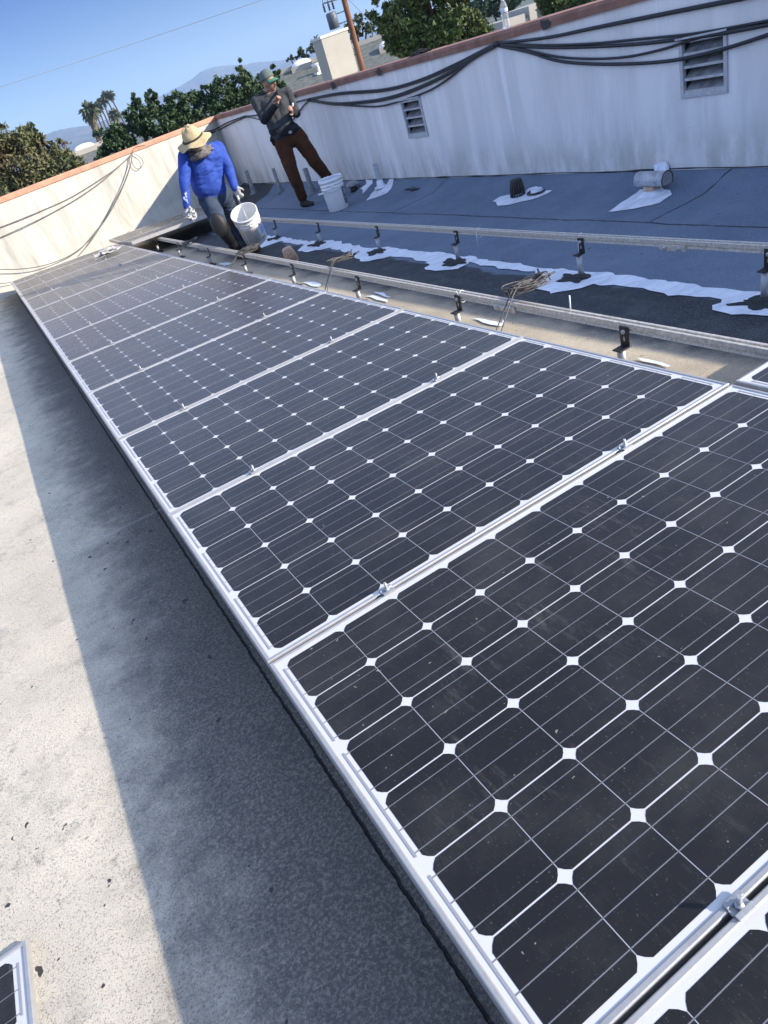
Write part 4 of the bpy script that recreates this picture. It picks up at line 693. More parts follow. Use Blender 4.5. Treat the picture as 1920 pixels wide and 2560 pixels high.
def hand(w_, fdir, pn, mi, curl=1.2, s=1.0, thumb=1):
    w_, f, n_ = Vector(w_), Vector(fdir).normalized(), Vector(pn); n_ = (n_ - f * n_.dot(f)).normalized(); sd = f.cross(n_) * thumb; out = []
    for k in (-1, 0, 1): out.append((w_ + sd * k * .018, .018 * s, w_ + f * .075 * s + sd * k * .024, .016 * s, mi))
    for k, L in zip((-1.5, -.5, .5, 1.5), (.062, .072, .076, .068)):
        b = w_ + f * .082 * s + sd * k * .0185 * s; L *= s
        d1 = (f * math.cos(curl * .5) + n_ * math.sin(curl * .5)); d2 = (f * math.cos(curl * 1.5) + n_ * math.sin(curl * 1.5)); d3 = (f * math.cos(curl * 2.3) + n_ * math.sin(curl * 2.3))
        m_ = b + d1 * L * .45; e_ = m_ + d2 * L * .35; g_ = e_ + d3 * L * .22
        out += [(b, .0098 * s, m_, .0092 * s, mi), (m_, .0092 * s, e_, .0086 * s, mi), (e_, .0086 * s, g_, .0078 * s, mi)]
    t0 = w_ + f * .02 * s + sd * .032 * s; t1 = t0 + (f * .6 + sd * .7 + n_ * .3).normalized() * .035 * s; t2 = t1 + (f * .7 + n_ * .8 - sd * .1).normalized() * .034 * s
    out += [(t0, .014 * s, t1, .0115 * s, mi), (t1, .0115 * s, t2, .0095 * s, mi)]; return out
V = lambda k, d: Vector(d[k])
U = Vector((0, 0, 1))
def head(c, fd, up, mi, r=.082):
    c, f = Vector(c), Vector(fd).normalized(); up = (Vector(up) - f * f.dot(Vector(up))).normalized(); s = f.cross(up)
    o = [(c + up * .035 - f * .02, .082, c + up * .02 + f * .01, .080, mi), (c - up * .02 + f * .015, .068, c - up * .065 + f * .042, .036, mi), (c - up * .07 + f * .05, .026, c - up * .078 + f * .058, .018, mi)]
    for k in (-1, 1):
        o += [(c - up * .005 + f * .045 + s * .03 * k, .036, c - up * .045 + f * .035 + s * .026 * k, .030, mi), (c + up * .018 + f * .076 + s * .022 * k, .012, c + up * .016 + f * .070 + s * .042 * k, .010, mi), (c - up * .005 - f * .012 + s * .080 * k, .012, c - up * .03 - f * .008 + s * .076 * k, .009, mi)]
    o += [(c + up * .008 + f * .082, .009, c - up * .018 + f * .098, .012, mi), (c - up * .020 + f * .088 + s * .010, .007, c - up * .020 + f * .088 - s * .010, .007, mi), (c - up * .041 + f * .084 + s * .014, .0065, c - up * .041 + f * .084 - s * .014, .0065, mi), (c - up * .053 + f * .079 + s * .012, .0075, c - up * .053 + f * .079 - s * .012, .0075, mi)]
    return o
def facebits(root, c, fd, up):
    c, f = Vector(c), Vector(fd).normalized(); up = (Vector(up) - f * f.dot(Vector(up))).normalized(); s = f.cross(up)
    for k in (-1, 1):
        mb = MB(); caps(mb, c + up * .004 + f * .073 + s * .026 * k, .011, c + up * .004 + f * .073 + s * .034 * k, .010, 10); rel(mb, root).build('eye', M_eye, root)
        mb = MB(); mb.tube([c + up * .026 + f * .086 + s * .014 * k, c + up * .030 + f * .084 + s * .032 * k, c + up * .024 + f * .072 + s * .046 * k], .0045, 6); rel(mb, root).build('eyebrow', M_hair, root)
    mb = MB(); mb.tube([c - up * .047 + f * .090 + s * .022, c - up * .0465 + f * .0935, c - up * .047 + f * .090 - s * .022], .0035, 6); rel(mb, root).build('mouth', M_lip, root)
    mb = MB(); mb.tube([c - up * .033 + f * .094 + s * .024, c - up * .030 + f * .099, c - up * .033 + f * .094 - s * .024], .005, 6, sq=.6); rel(mb, root).build('moustache', M_hair, root)
M_eye = mat('eye', (.03, .02, .018), .3); M_hair = mat('black hair', (.015, .012, .010), .8); M_lip = mat('lip', (.10, .035, .03), .5)
M_skin = mat('tanned skin', (.36, .19, .125), .55, var=.2, vscale=25); M_grey = mat('charcoal knit', (.062, .066, .070), .95, var=.3, vscale=14, vcol=(.038, .042, .047), bump=.8, bscale=14, bdist=.018)
M_grey_shade = mat('shaded charcoal knit', (.026, .029, .034), .95, var=.4, vscale=9, bump=.8, bscale=14, bdist=.015)  # shade low on the shirt put into the colour; forearms use it too
M_brown = mat('rust brown work trousers', (.085, .034, .016), .92, var=.45, vscale=6, vcol=(.045, .020, .011), bump=.8, bscale=16, bdist=.015); M_boot = mat('dark boot', (.022, .017, .014), .7, var=.4, vscale=20)
M_blue = mat('royal blue jersey', (.016, .062, .36), .8, var=.35, vscale=7, bump=.9, bscale=9, bdist=.016, stretch=(1, 1, 3.2)); M_jean = mat('paint-stained jeans', (.016, .024, .048), .9, var=.6, vscale=7, vcol=(.05, .066, .095), bump=.4, bscale=130, bdist=.003); M_glove = mat('grey knit glove', (.36, .36, .34), .9, bump=.5, bscale=140, bdist=.003)
M_black2 = mat('black cloth', (.012, .013, .016), .9)
g_ = D['grey']; root = empty('person', (3.96, 8.5, -.46), 'man in charcoal shirt, rust brown trousers and green cap standing with hands at his chest', 'person')
SH = 0
shL, shR, ch, be, pe = V('shL', g_), V('shR', g_), V('chest', g_), V('belly', g_), V('pelvis', g_)
nk = V('neck', g_); hd_ = V('head', g_); lat = (shR - shL).normalized()
footL = Vector((4.05, 8.80, roofz(4.05, 8.80))); 
anL, anR = V('anL', g_), V('anR', g_)
Lr = lat
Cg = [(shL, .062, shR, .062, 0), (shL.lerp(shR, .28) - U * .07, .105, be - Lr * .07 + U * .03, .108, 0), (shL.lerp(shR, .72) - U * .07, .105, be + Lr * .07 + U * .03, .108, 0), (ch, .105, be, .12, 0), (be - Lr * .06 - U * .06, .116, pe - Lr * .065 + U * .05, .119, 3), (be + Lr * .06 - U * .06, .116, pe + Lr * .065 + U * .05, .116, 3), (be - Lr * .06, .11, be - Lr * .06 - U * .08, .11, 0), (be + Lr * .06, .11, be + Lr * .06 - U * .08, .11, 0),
      (nk - U * .03, .062, hd_ - U * .03, .052, 2), (nk - U * .055, .075, nk - U * .005, .066, 0),
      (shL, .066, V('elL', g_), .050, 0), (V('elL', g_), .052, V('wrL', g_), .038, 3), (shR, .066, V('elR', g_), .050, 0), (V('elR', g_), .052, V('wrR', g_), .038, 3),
      (pe - Lr * .065 - U * .02, .118, pe + Lr * .065 - U * .02, .118, 1), (V('hipL', g_), .112, V('knL', g_), .086, 1), (V('knL', g_), .084, anL + U * .03, .068, 1), (V('hipR', g_), .112, V('knR', g_), .086, 1), (V('knR', g_), .084, anR + U * .03, .068, 1)]
fdg = (Rv * .80 + Kc * .55 - U * .10).normalized()
Cg += head(hd_ - U * .012, fdg, U * .97 - Rv * .12, 2)
Cg += hand(V('wrL', g_), (Rv * .55 + U * .8 + Kc * .1), Kc * .8 + Rv * .5, 2, 1.25, 1.0, -1); Cg += hand(V('wrR', g_), (U * .45 + Rv * .15 + Kc * .8), -Rv, 2, 1.1, 1.0, 1)
figure(root, Cg, [M_grey, M_brown, M_skin, M_grey_shade], .0075, {0: .007, 1: .010, 3: .006})
facebits(root, hd_ - U * .012, fdg, U * .97 - Rv * .12)
def boot(an, tx, ty, nm='boot', m=None, rt=None, dirv=None):
    rt = rt or root; d = Vector(dirv or (tx, ty, 0)).normalized(); gz = roofz(an.x, an.y); h_ = Vector((an.x, an.y, gz)); C_ = [(h_ + U * .05 - d * .03, .048, h_ + U * .043 + d * .06, .043, 0), (h_ + d * .06 + U * .036, .038, h_ + d * .15 + U * .032, .030, 0), (h_ + d * .04 + U * .036, .04, h_ + d * .04 + U * .05 , .04, 0), (h_ + U * .05, .048, an + U * .04, .055, 0)]
    return figure(rt, C_, [m or M_boot], .008, None, nm)
boot(anL, 0, 0, dirv=Rv * .75 + Kc * .65); boot(anR, 0, 0, dirv=Rv * .9 + Kc * .3)
# cap
def dome(c, ax, r, h, n=24, sq=1.0, dent=0):
    z = Vector(ax).normalized(); x = z.cross(Vector((.3, 1, 0))).normalized(); y = z.cross(x); mb = MB(); vs = []; K_ = 9
    for j in range(K_ + 1):
        t = math.pi / 2 * j / K_
        for k in range(n):
            a = 2 * math.pi * k / n; q = 1 + dent * noise.noise(Vector((math.cos(a) * 1.6, math.sin(a) * 1.6, j * .35))); vs.append(Vector(c) + (x * math.cos(a) + y * math.sin(a) * sq) * r * math.cos(t) ** .8 * q + z * h * math.sin(t) * q)
    mb.add(vs, [(j * n + k, j * n + (k + 1) % n, (j + 1) * n + (k + 1) % n, (j + 1) * n + k) for j in range(K_) for k in range(n)], 0, True); return mb
M_capg = mat('faded green cap', (.10, .13, .12), .9, bump=.4, bscale=120, bdist=.003); M_capb = mat('green peak', (.05, .19, .11), .85)
hc = hd_ + U * .030; upc = (U - fdg * .12 - Rv * .1).normalized()
mb = dome(hc - fdg * .008, upc, .100, .115); cp_ = rel(mb, root).build('cap', M_capg, root); s_ = cp_.modifiers.new('s', 'SOLIDIFY'); s_.thickness = .003
sd_ = fdg.cross(upc).normalized(); mb = MB(); vs = []
for j in range(6):
    for k in range(11):
        a = -1.15 + 2.3 * k / 10; rad = .088 + .075 * j / 5 * math.cos(a * .95); vs.append(hc + fdg * rad * math.cos(a) + sd_ * (.088 + .012 * j / 5) * math.sin(a) * 1.0 + upc * (.006 - .03 * (math.sin(a) ** 2) * (j / 5) - .02 * j / 5))
mb.add(vs, [(j * 11 + k, j * 11 + k + 1, (j + 1) * 11 + k + 1, (j + 1) * 11 + k) for j in range(5) for k in range(10)], 0, True); pk = rel(mb, root).build('cap_peak', M_capb, root); s_ = pk.modifiers.new('s', 'SOLIDIFY'); s_.thickness = .004
# neck gaiter on the grey man, flap held by the hand; belt and tool pouch
def cloth_ring(c, up, r0, r1, h, m, nm, rt, wav=.012, tilt=None, n=30, rows=7):
    z = Vector(up).normalized(); x = z.cross(Vector((.2, 1, .1))).normalized(); y = z.cross(x); mb = MB(); vs = []
    for j in range(rows):
        t = j / (rows - 1); r = r0 + (r1 - r0) * t + .010 * math.sin(t * math.pi * 3)
        for k in range(n): a = 2 * math.pi * k / n; q = 1 + wav * 8 * noise.noise(Vector((math.cos(a) * 2, math.sin(a) * 2, t * 5))); vs.append(Vector(c) + (x * math.cos(a) + y * math.sin(a)) * r * q + z * h * (t - .5))
    mb.add(vs, [(j * n + k, j * n + (k + 1) % n, (j + 1) * n + (k + 1) % n, (j + 1) * n + k) for j in range(rows - 1) for k in range(n)], 0, True); o = rel(mb, rt).build(nm, m, rt); s = o.modifiers.new('s', 'SOLIDIFY'); s.thickness = .005; return o
M_gait = mat('grey patterned gaiter', (.23, .21, .20), .95, var=.8, vscale=24, vcol=(.05, .045, .05), stretch=(1, 1, 3)); M_gaitd = mat('dark gaiter', (.07, .06, .065), .95, var=.5, vscale=20)
cloth_ring(nk + U * .01, U * .9 + fdg * .1, .085, .078, .075, M_gaitd, 'neck_gaiter', root)
mb = MB(); g0 = nk + fdg * .05 + Rv * .03; mb.tube(smooth([g0 + U * .05 + Rv * .05, g0 + Rv * .06 - U * .0, V('haL', g_) + U * .03 + Kc * .0], 5), [.03] * 5 + [.028] * 5 + [.012], 10, sq=.35); rel(mb, root).build('gaiter_flap', M_gaitd, root)
mb = MB(); bc = pe + U * .055; pts = []
for k in range(25):
    a = 2 * math.pi * k / 24; pts.append(bc + lat * .183 * math.cos(a) + lat.cross(U) * .126 * math.sin(a) + U * .0)
mb.tube(pts, .018, 8, sq=1.3); rel(mb, root).build('belt', M_black2, root)
kk = bc - Vector((lat.cross(U) * -.126)); fr = -lat.cross(U) if (-lat.cross(U)).dot(Kc) > 0 else lat.cross(U)
mb = MB(); mb.box((-.022, -.006, -.016), (.022, .006, .016), 0, Matrix.Translation(bc + fr * .146 + lat * .03) @ Matrix((lat, fr, U)).transposed().to_4x4()); rel(mb, root).build('buckle', M_galv, root, .003)
po = bc - lat * .195 - U * .06; C_ = [(po + U * .05, .035, po - U * .06 + lat * .01, .030, 0), (po - lat * .03 + U * .03, .028, po - lat * .02 - U * .03, .024, 0), (po - U * .07, .018, po - U * .125 + lat * .02, .012, 0), (po - lat * .035 + U * .065, .01, po - lat * .055 + U * .02, .01, 0)]
figure(root, C_, [M_black2], .007, {0: .006}, 'tool_pouch')
ph = MB(); caps(ph, V('haR', g_) + U * .035 - Kc * .0, .012, V('haR', g_) + U * .055 + Rv * .01, .012, 10); o = ph.build('small_white_cup', M_white); tag(o, 'small white round thing held in the right-hand fist of the man in grey', 'cup')
# ---- worker in blue
b_ = D['blue']; root = empty('person', (2.41, 6.77, -.43), 'worker in bright blue long-sleeved shirt and tan sun hat bending over the panels', 'person')
shL, shR, ch, be, pe = V('shL', b_), V('shR', b_), V('chest', b_), V('belly', b_), V('pelvis', b_); nk, hd_ = V('neck', b_), V('head', b_); lat = (shR - shL).normalized()
gzL, gzR = roofz(2.3, 6.8), roofz(2.5, 6.9)
anL, anR = Vector((2.30, 6.80, gzL + .09)), Vector((2.46, 6.92, gzR + .09))
fwd = (Kc * .8 - Rv * .45).normalized()
Cb = [(shL, .070, shR, .070, 0), (shL.lerp(shR, .27) - U * .05, .118, be - lat * .07, .118, 0), (shL.lerp(shR, .73) - U * .05, .118, be + lat * .07, .118, 0), (ch - U * .02, .142, be, .145, 0), (be - lat * .055, .125, pe - lat * .05 + U * .03, .120, 0), (be + lat * .055, .125, pe + lat * .05 + U * .03, .118, 0), (nk - U * .05, .085, nk - U * .01, .075, 0), (nk, .06, hd_ - U * .02, .055, 2),
      (shL, .072, V('elL', b_), .056, 0), (V('elL', b_), .056, V('wrL', b_), .040, 0), (shR, .074, V('elR', b_), .057, 0), (V('elR', b_), .057, V('wrR', b_), .041, 0),
      (pe - lat * .06 - U * .03, .122, pe + lat * .06 - U * .03, .120, 1), (V('hipL', b_), .108, V('knL', b_), .080, 1), (V('knL', b_), .078, anL, .060, 4), (V('hipR', b_), .106, V('knR', b_), .076, 1), (V('knR', b_), .074, anR, .060, 1)]
hup = (U * .92 - fwd * .0 + Rv * -.12).normalized(); fdb = (fwd * .85 - U * .55).normalized()
Cb += head(hd_, fdb, (U * .9 + fwd * .5), 2)
Cb += hand(V('wrL', b_), (-U * .95 + fwd * .35), fwd, 3, .9, 1.12, -1); Cb += hand(V('wrR', b_), (-U * .95 + Rv * .15), Rv * .3 - Kc * .9, 3, 1.35, 1.12, 1)
figure(root, Cb, [M_blue, M_jean, M_skin, M_glove, M_black2], .008, {0: .0085, 1: .013, 4: .008})
boot(anL, 0, 0, dirv=Kc * .7 + Rv * .5, m=mat('brown boot', (.16, .09, .05), .8, var=.4, vscale=20)); boot(anR, 0, 0, dirv=Rv * .8 + Kc * .4, m=bpy.data.materials['brown boot'])
facebits(root, hd_, fdb, (U * .9 + fwd * .5))
M_hat = mat('khaki sun hat', (.52, .42, .25), .92, var=.35, vscale=14, vcol=(.38, .30, .17), bump=.4, bscale=110, bdist=.003)
hax = (U * .92 + Kc * .24 - Rv * .12).normalized(); hb = hd_ + hax * .045 + Kc * .02
ht = rel(dome(hb, hax, .106, .125, 30, dent=.14), root).build('hat', M_hat, root); s = ht.modifiers.new('s', 'SOLIDIFY'); s.thickness = .003
z = hax; x = z.cross(Vector((.3, 1, 0))).normalized(); y = z.cross(x); mb = MB(); vs = []
for j in range(8):
    for k in range(40):
        a = 2 * math.pi * k / 40; t = j / 7; r = .100 + .088 * t; dz = -.040 * t ** 1.3 + .020 * noise.noise(Vector((math.cos(a) * 1.4, math.sin(a) * 1.4, 4))) * t * 2.2
        vs.append(hb + (x * math.cos(a) + y * math.sin(a)) * r + z * (dz + .004))
mb.add(vs, [(j * 40 + k, j * 40 + (k + 1) % 40, (j + 1) * 40 + (k + 1) % 40, (j + 1) * 40 + k) for j in range(7) for k in range(40)], 0, True); br = rel(mb, root).build('hat_brim', M_hat, root); s = br.modifiers.new('s', 'SOLIDIFY'); s.thickness = .003
mb = MB(); mb.tube([hb + (x * math.cos(a) + y * math.sin(a)) * .106 + z * .012 for a in [2 * math.pi * k / 30 for k in range(31)]], .012, 6, sq=.9); rel(mb, root).build('hat_band', mat('hat band', (.06, .05, .04), .9), root)
cloth_ring(hd_ - hax * .065 + fwd * .025 + U * .0, hax * .9 - fwd * .15, .108, .096, .15, M_gait, 'face_gaiter', root, .02)
cloth_ring(nk + U * .012 + fwd * .02, U, .100, .088, .06, M_gait, 'neck_gaiter', root, .02)
for kn, an in ((V('knL', b_), anL), (V('knR', b_), anR)):
    f_ = (kn - anL).normalized(); kd = (Kc * .9 - Rv * .1); bm = bmesh.new(); bmesh.ops.create_icosphere(bm, subdivisions=3, radius=1); Mk = Matrix.Translation(kn + kd * .045 - U * .02) @ Matrix((Rv, kd, U)).transposed().to_4x4() @ Matrix.Diagonal((.085, .055, .125, 1)); bm.transform(root.matrix_world.inverted() @ Mk)
    me = bpy.data.meshes.new('knee_pad'); bm.to_mesh(me); bm.free(); me.materials.append(bpy.data.materials.get('knee pad') or mat('knee pad', (.018, .017, .018), .6, var=.4, vscale=20)); me.polygons.foreach_set('use_smooth', [True] * len(me.polygons)); o = bpy.data.objects.new('knee_pad', me); COL.objects.link(o); o.parent = root
ea, wa = V('elL', b_), V('wrL', b_)
for k in range(7):
    q = ea.lerp(wa, .45 + .06 * k) + Kc * .050 + Rv * random.uniform(-.018, .02); rel(blob(q, Rv, U, (random.uniform(.006, .016), random.uniform(.008, .02)), Kc, n=12, jag=.6, th=.004, seed=k), root).build('paint_splash', M_paint, root)
for k in range(12):
    ka, kb = V('hipL', b_), V('knL', b_); q = ka.lerp(kb, .35 + .05 * k) + Kc * (.100 - .002 * k) + Rv * random.uniform(-.0, .05); rel(blob(q, Rv, U, (random.uniform(.005, .012), random.uniform(.006, .02)), Kc, n=12, jag=.6, th=.004, seed=k + 30), root).build('paint_splash', M_paint, root)
mb = MB(); fm = hd_ - U * .070 + fwd * .045; caps(mb, fm - Rv * .022, .062, fm + Rv * .022, .062, 16); rel(mb, root).build('dark_face_patch', M_gaitd, root)  # dark patch over the front of face and gaiter
# paint-smeared cloth
# cloth in his left hand
bm = bmesh.new(); bmesh.ops.create_icosphere(bm, subdivisions=4, radius=1)
for v in bm.verts:
    q = v.co.copy(); k = 1 + .45 * noise.noise(q * 3) + .3 * noise.noise(q * 8); v.co = Vector((q.x * .055 * k, q.y * .05 * k, q.z * .062 * k))
me = bpy.data.meshes.new('c'); bm.to_mesh(me); bm.free(); me.materials.append(mat('silvery crumpled cloth', (.75, .76, .78), .45, var=.9, vscale=38, vcol=(.05, .05, .055))); o = bpy.data.objects.new('crumpled_cloth', me); COL.objects.link(o); o.location = V('wrL', b_) + Vector((0, -.01, -.085)); tag(o, 'silvery crumpled cloth in the lowered hand of the worker in blue', 'cloth')
# ================================================================ TREES
def leafmat(name, c1, c2, c3):
    m, n = new(name, .6, spec=.35); isl = n.t.nodes.new('ShaderNodeNewGeometry').outputs['Random Per Island']
    c = n.mix(n.ramp(isl, 0, 1), c1, c2); c = n.mix(n.ramp(n.noise(.9, 4, .6), .45, .68), c, c3); n.lk(c, n.p.inputs['Base Color']); return m
def crown(mb, blobs, n, leaf, seed, gap=.0, nclump=26, thick=.35):
    r_ = np.random.default_rng(seed); tot = sum(b[3] * b[4] for b in blobs); V_ = []
    for b in blobs:
        cx, cy, cz, rx, rz = b; nb = int(n * rx * rz / tot); nc = max(4, int(nclump * rx * rz / (tot / len(blobs))))
        d = r_.normal(size=(nc, 3)); d /= np.linalg.norm(d, axis=1)[:, None]; rad = r_.uniform(.45, 1.02, nc)[:, None] ** .6
        cc = d * rad * np.array([rx, rx, rz]); k = r_.integers(0, nc, nb); p = cc[k] + r_.normal(size=(nb, 3)) * min(rx, rz) * thick * .42 * np.array([1, 1, .85])
        V_.append(p + np.array([cx, cy, cz]))
    P = np.concatenate(V_); N_ = len(P); a = r_.normal(size=(N_, 3)); a /= np.linalg.norm(a, axis=1)[:, None]; b = r_.normal(size=(N_, 3)); b -= a * (a * b).sum(1)[:, None]; b /= np.linalg.norm(b, axis=1)[:, None]
    L = leaf * r_.uniform(.6, 1.35, N_)[:, None]; wd = L * .42
    vs = np.stack([P - a * L, P - b * wd, P + a * L, P + b * wd], 1).reshape(-1, 3); k = len(mb.v); mb.v += vs.tolist(); mb.f += [(k + 4 * i, k + 4 * i + 1, k + 4 * i + 2, k + 4 * i + 3) for i in range(N_)]; mb.m += [0] * N_; mb.s += [False] * N_
def big(me_name, mb, m, parent): return mb.build(me_name, m, parent)
M_bark = mat('bark', (.12, .09, .065), .95, var=.5, vscale=8)
def tree(nm, blobs, n, leaf, mt, label, seed, cat='tree', grp=None, limbs=True, nclump=26, thick=.35):
    cx = sum(b[0] for b in blobs) / len(blobs); cy = sum(b[1] for b in blobs) / len(blobs); e = empty(nm, (cx, cy, -5), label, cat, grp)
    mb = MB(); crown(mb, blobs, n, leaf, seed, nclump=nclump, thick=thick); rel(mb, e).build('crown', mt, e)
    rr = random.Random(seed); mb = MB(); zl = min(b[2] for b in blobs) - .3; base = Vector((cx, cy, -5)); fork = Vector((cx + .1, cy, zl - 1))
    mb.tube(smooth([base, base.lerp(fork, .5) + Vector((.08, 0, 0)), fork], 5), [.22 - .006 * i for i in range(11)], 10)
    for b in blobs: q = Vector(b[:3]); mb.tube(smooth([fork, fork.lerp(q, .5) + Vector((rr.uniform(-.2, .2), rr.uniform(-.2, .2), -.1)), q], 5), [.10 - .008 * i for i in range(11)], 6)
    rel(mb, e).build('trunk', M_bark, e); return e
T_ = D['trees']
LM1 = leafmat('olive leaves', (.07, .085, .030), (.115, .12, .05), (.13, .085, .04)); LM2 = leafmat('dark evergreen leaves', (.027, .056, .020), (.052, .092, .034), (.036, .068, .026)); LM3 = leafmat('mixed green leaves', (.022, .048, .012), (.055, .095, .022), (.10, .12, .03)); LM4 = leafmat('far grey green leaves', (.05, .07, .035), (.08, .10, .05), (.06, .08, .04)); LM5 = leafmat('bare twig red brown', (.16, .09, .06), (.12, .08, .05), (.14, .10, .07))
tree('leafy_tree', T_['t1'] , 26000, .042, LM1, 'loose olive and brown leafed tree at the left edge, beyond the white end wall', 1, nclump=60, thick=.3)
tree('sapling', T_['t1s'], 160, .06, LM1, 'thin sprig rising above the olive tree at the left', 2, nclump=8)
tree('evergreen_tree', T_['t2'], 24000, .042, LM2, 'dense dark green tree between the palms and the man in grey, left one', 3, grp='dark trees beyond the end wall', nclump=30, thick=.27)
tree('evergreen_tree', T_['t2b'], 28000, .042, LM2, 'dense dark green tree directly behind the man in grey', 4, grp='dark trees beyond the end wall', nclump=30, thick=.27)
tree('broadleaf_tree', T_['t3'], 34000, .044, LM3, 'big dark tree with yellow-green tufts above the shaded wall, left of the water bottle', 5, nclump=46, thick=.28)
tree('conifer_tree', T_['t4'], 16000, .060, LM3, 'dark bushy tree at the top edge, right of the water bottle', 6, nclump=30)
tree('small_tree', T_['t5'], 900, .10, LM4, 'thin far tree left of the white chimney', 7, nclump=14, thick=.3)
tree('small_tree', T_['t6'], 1500, .10, LM4, 'thin far tree right of the wooden pole', 8, nclump=14, thick=.3)
tree('far_tree', T_['t7'], 6000, .14, LM2, 'dim dark trees far behind the water bottle', 9, nclump=24)
tree('bare_shrub', T_['t8'], 400, .06, LM5, 'reddish bare shrub in front of the far mountains', 10, nclump=16)
tree('far_shrub', T_['t9'], 700, .16, LM2, 'low dark shrub at the foot of the far palms', 11, nclump=12)
M_frond = mat('palm frond', (.085, .105, .05), .8, var=.4, vscale=1); M_skirt = mat('dead palm skirt', (.22, .175, .11), .95, var=.5, vscale=3)
PN = ['thick palm with long dry skirt at the left end of the palm row', 'slim palm just right of the thick skirted palm', 'third palm of the row from the left, slim', 'fourth palm of the row, slim and leaning', 'fifth palm of the row, slim', 'tallest but one slim palm of the row', 'tallest slim palm at the right end of the row', 'short skirted palm in front of the right end of the row']
for i, p in enumerate(D['palms']):
    top, r, base, kind = Vector(p[:3]), p[3], Vector(p[5:8]), p[8]; r *= .95; r_ = random.Random(i + 40); b0 = Vector((base.x, base.y, -5)); e = empty('palm_tree', b0, PN[i], 'palm tree', 'palms on the skyline')
    mb = MB()
    for k in range(75 if kind == 0 else 200):
        d = Vector((r_.gauss(0, 1), r_.gauss(0, 1), r_.gauss(.15, .8))).normalized(); s = d.orthogonal().normalized(); s.rotate(Matrix.Rotation(r_.uniform(0, 6.28), 3, d)); L = r * r_.uniform(.8, 1.25); q = top + d * L - U * L * .22
        wv = .13 if kind == 0 else .11; mb.add([top + d * r * .05, top + d * L * .6 + s * L * wv, q, top + d * L * .6 - s * L * wv], [(0, 1, 2, 3)])
    rel(mb, e).build('fronds', M_frond, e)
    mb = MB(); tr = .20 if kind == 0 else .42; mid = b0.lerp(top, .55) + Vector((r_.uniform(-.4, .4), 0, 0)); mb.tube(smooth([b0, mid, top], 8), tr * .8, 8); rel(mb, e).build('trunk', M_bark, e)
    mb = MB(); sk = .7 if kind == 0 else 4.2
    for k in range(26 if kind == 0 else 500):
        t = r_.random(); a = r_.uniform(0, 6.28); c = top.lerp(b0, min(1, (t * sk * r) / (top - b0).length)); rad = r * (.42 - .26 * t) * (1 if kind else .6) * r_.uniform(.7, 1.1); q = c + Vector((math.cos(a), math.sin(a), 0)) * rad; L = r * .5
        mb.add([q + Vector((0, 0, L * .4)), q + Vector((math.sin(a) * .12, -math.cos(a) * .12, 0)), q - Vector((0, 0, L)), q - Vector((math.sin(a) * .12, -math.cos(a) * .12, 0))], [(0, 1, 2, 3)])
    rel(mb, e).build('skirt', M_skirt, e)
# ================================================================ HOUSES, CHIMNEY, POLE
M_shing = mat('grey shingles', (.17, .18, .165), .95, var=.55, vscale=5, vcol=(.10, .11, .10), bump=.5, bscale=18, bdist=.03, stretch=(1, 1, 4)); M_hw = mat('white house stucco', (.42, .395, .34), .9, var=.1, vscale=2); M_shw = mat('beige stucco', (.62, .60, .56), .9)
M_dome = mat('white acrylic dome', (.80, .78, .73), .4)
def house(A, B, drop, run, label, ov=.3):
    A, B = Vector(A), Vector(B); d = (B - A); d.z = 0; L = d.length; d.normalize(); n_ = Vector((d.y, -d.x, 0)); n_ = n_ if n_.dot(CC - A) > 0 else -n_
    e = empty('house', (A.x, A.y, -5), label, 'house'); zr_ = A.z
    mb = MB(); P = [A, A + d * L]; 
    vs = []
    for q in P: q = Vector((q.x, q.y, zr_)); vs += [q, q + n_ * run - U * drop, q - n_ * run - U * drop]
    mb.add([v for v in vs] + [v - U * .12 for v in vs], [(0, 3, 4, 1), (0, 2, 5, 3), (1, 4, 10, 7), (2, 8, 11, 5), (0, 1, 7, 6), (2, 0, 6, 8), (3, 9, 10, 4), (3, 5, 11, 9), (6, 7, 10, 9), (6, 9, 11, 8)]); rel(mb, e).build('roof', M_shing, e)
    mb = MB(); zb = zr_ - drop * .9; vs = []
    for q in (A + d * ov, A + d * (L - ov)): q = Vector((q.x, q.y, 0)); vs += [q + n_ * run * .88 + U * -5, q + n_ * run * .88 + U * zb, q + U * (zr_ - .14), q - n_ * run * .88 + U * zb, q - n_ * run * .88 + U * -5]
    mb.add(vs, [(0, 1, 2, 3, 4), (9, 8, 7, 6, 5), (0, 5, 6, 1), (4, 3, 8, 9)]); rel(mb, e).build('wall', M_hw, e)
    mb = MB(); T = Matrix.Translation(Vector((A.x, A.y, zr_))) @ Matrix((d, n_, U)).transposed().to_4x4(); mb.box((0, -.16, -.05), (L, .16, .07), 0, T); rel(mb, e).build('ridge_cap', M_hw, e)
    return e, T, L, drop / run
H = D['h']
a, b = Vector(H['ridge'][0]), Vector(H['ridge'][2]); dd = (b - a).normalized()
h1 = house(a - dd * 1.0, b + dd * 1.5, 2.6, 7.5, 'house with broad grey shingle roof behind the white chimney')
def onroof(h, s, off, z=0): return h[1] @ Vector((s, off, -off * h[3] + z))
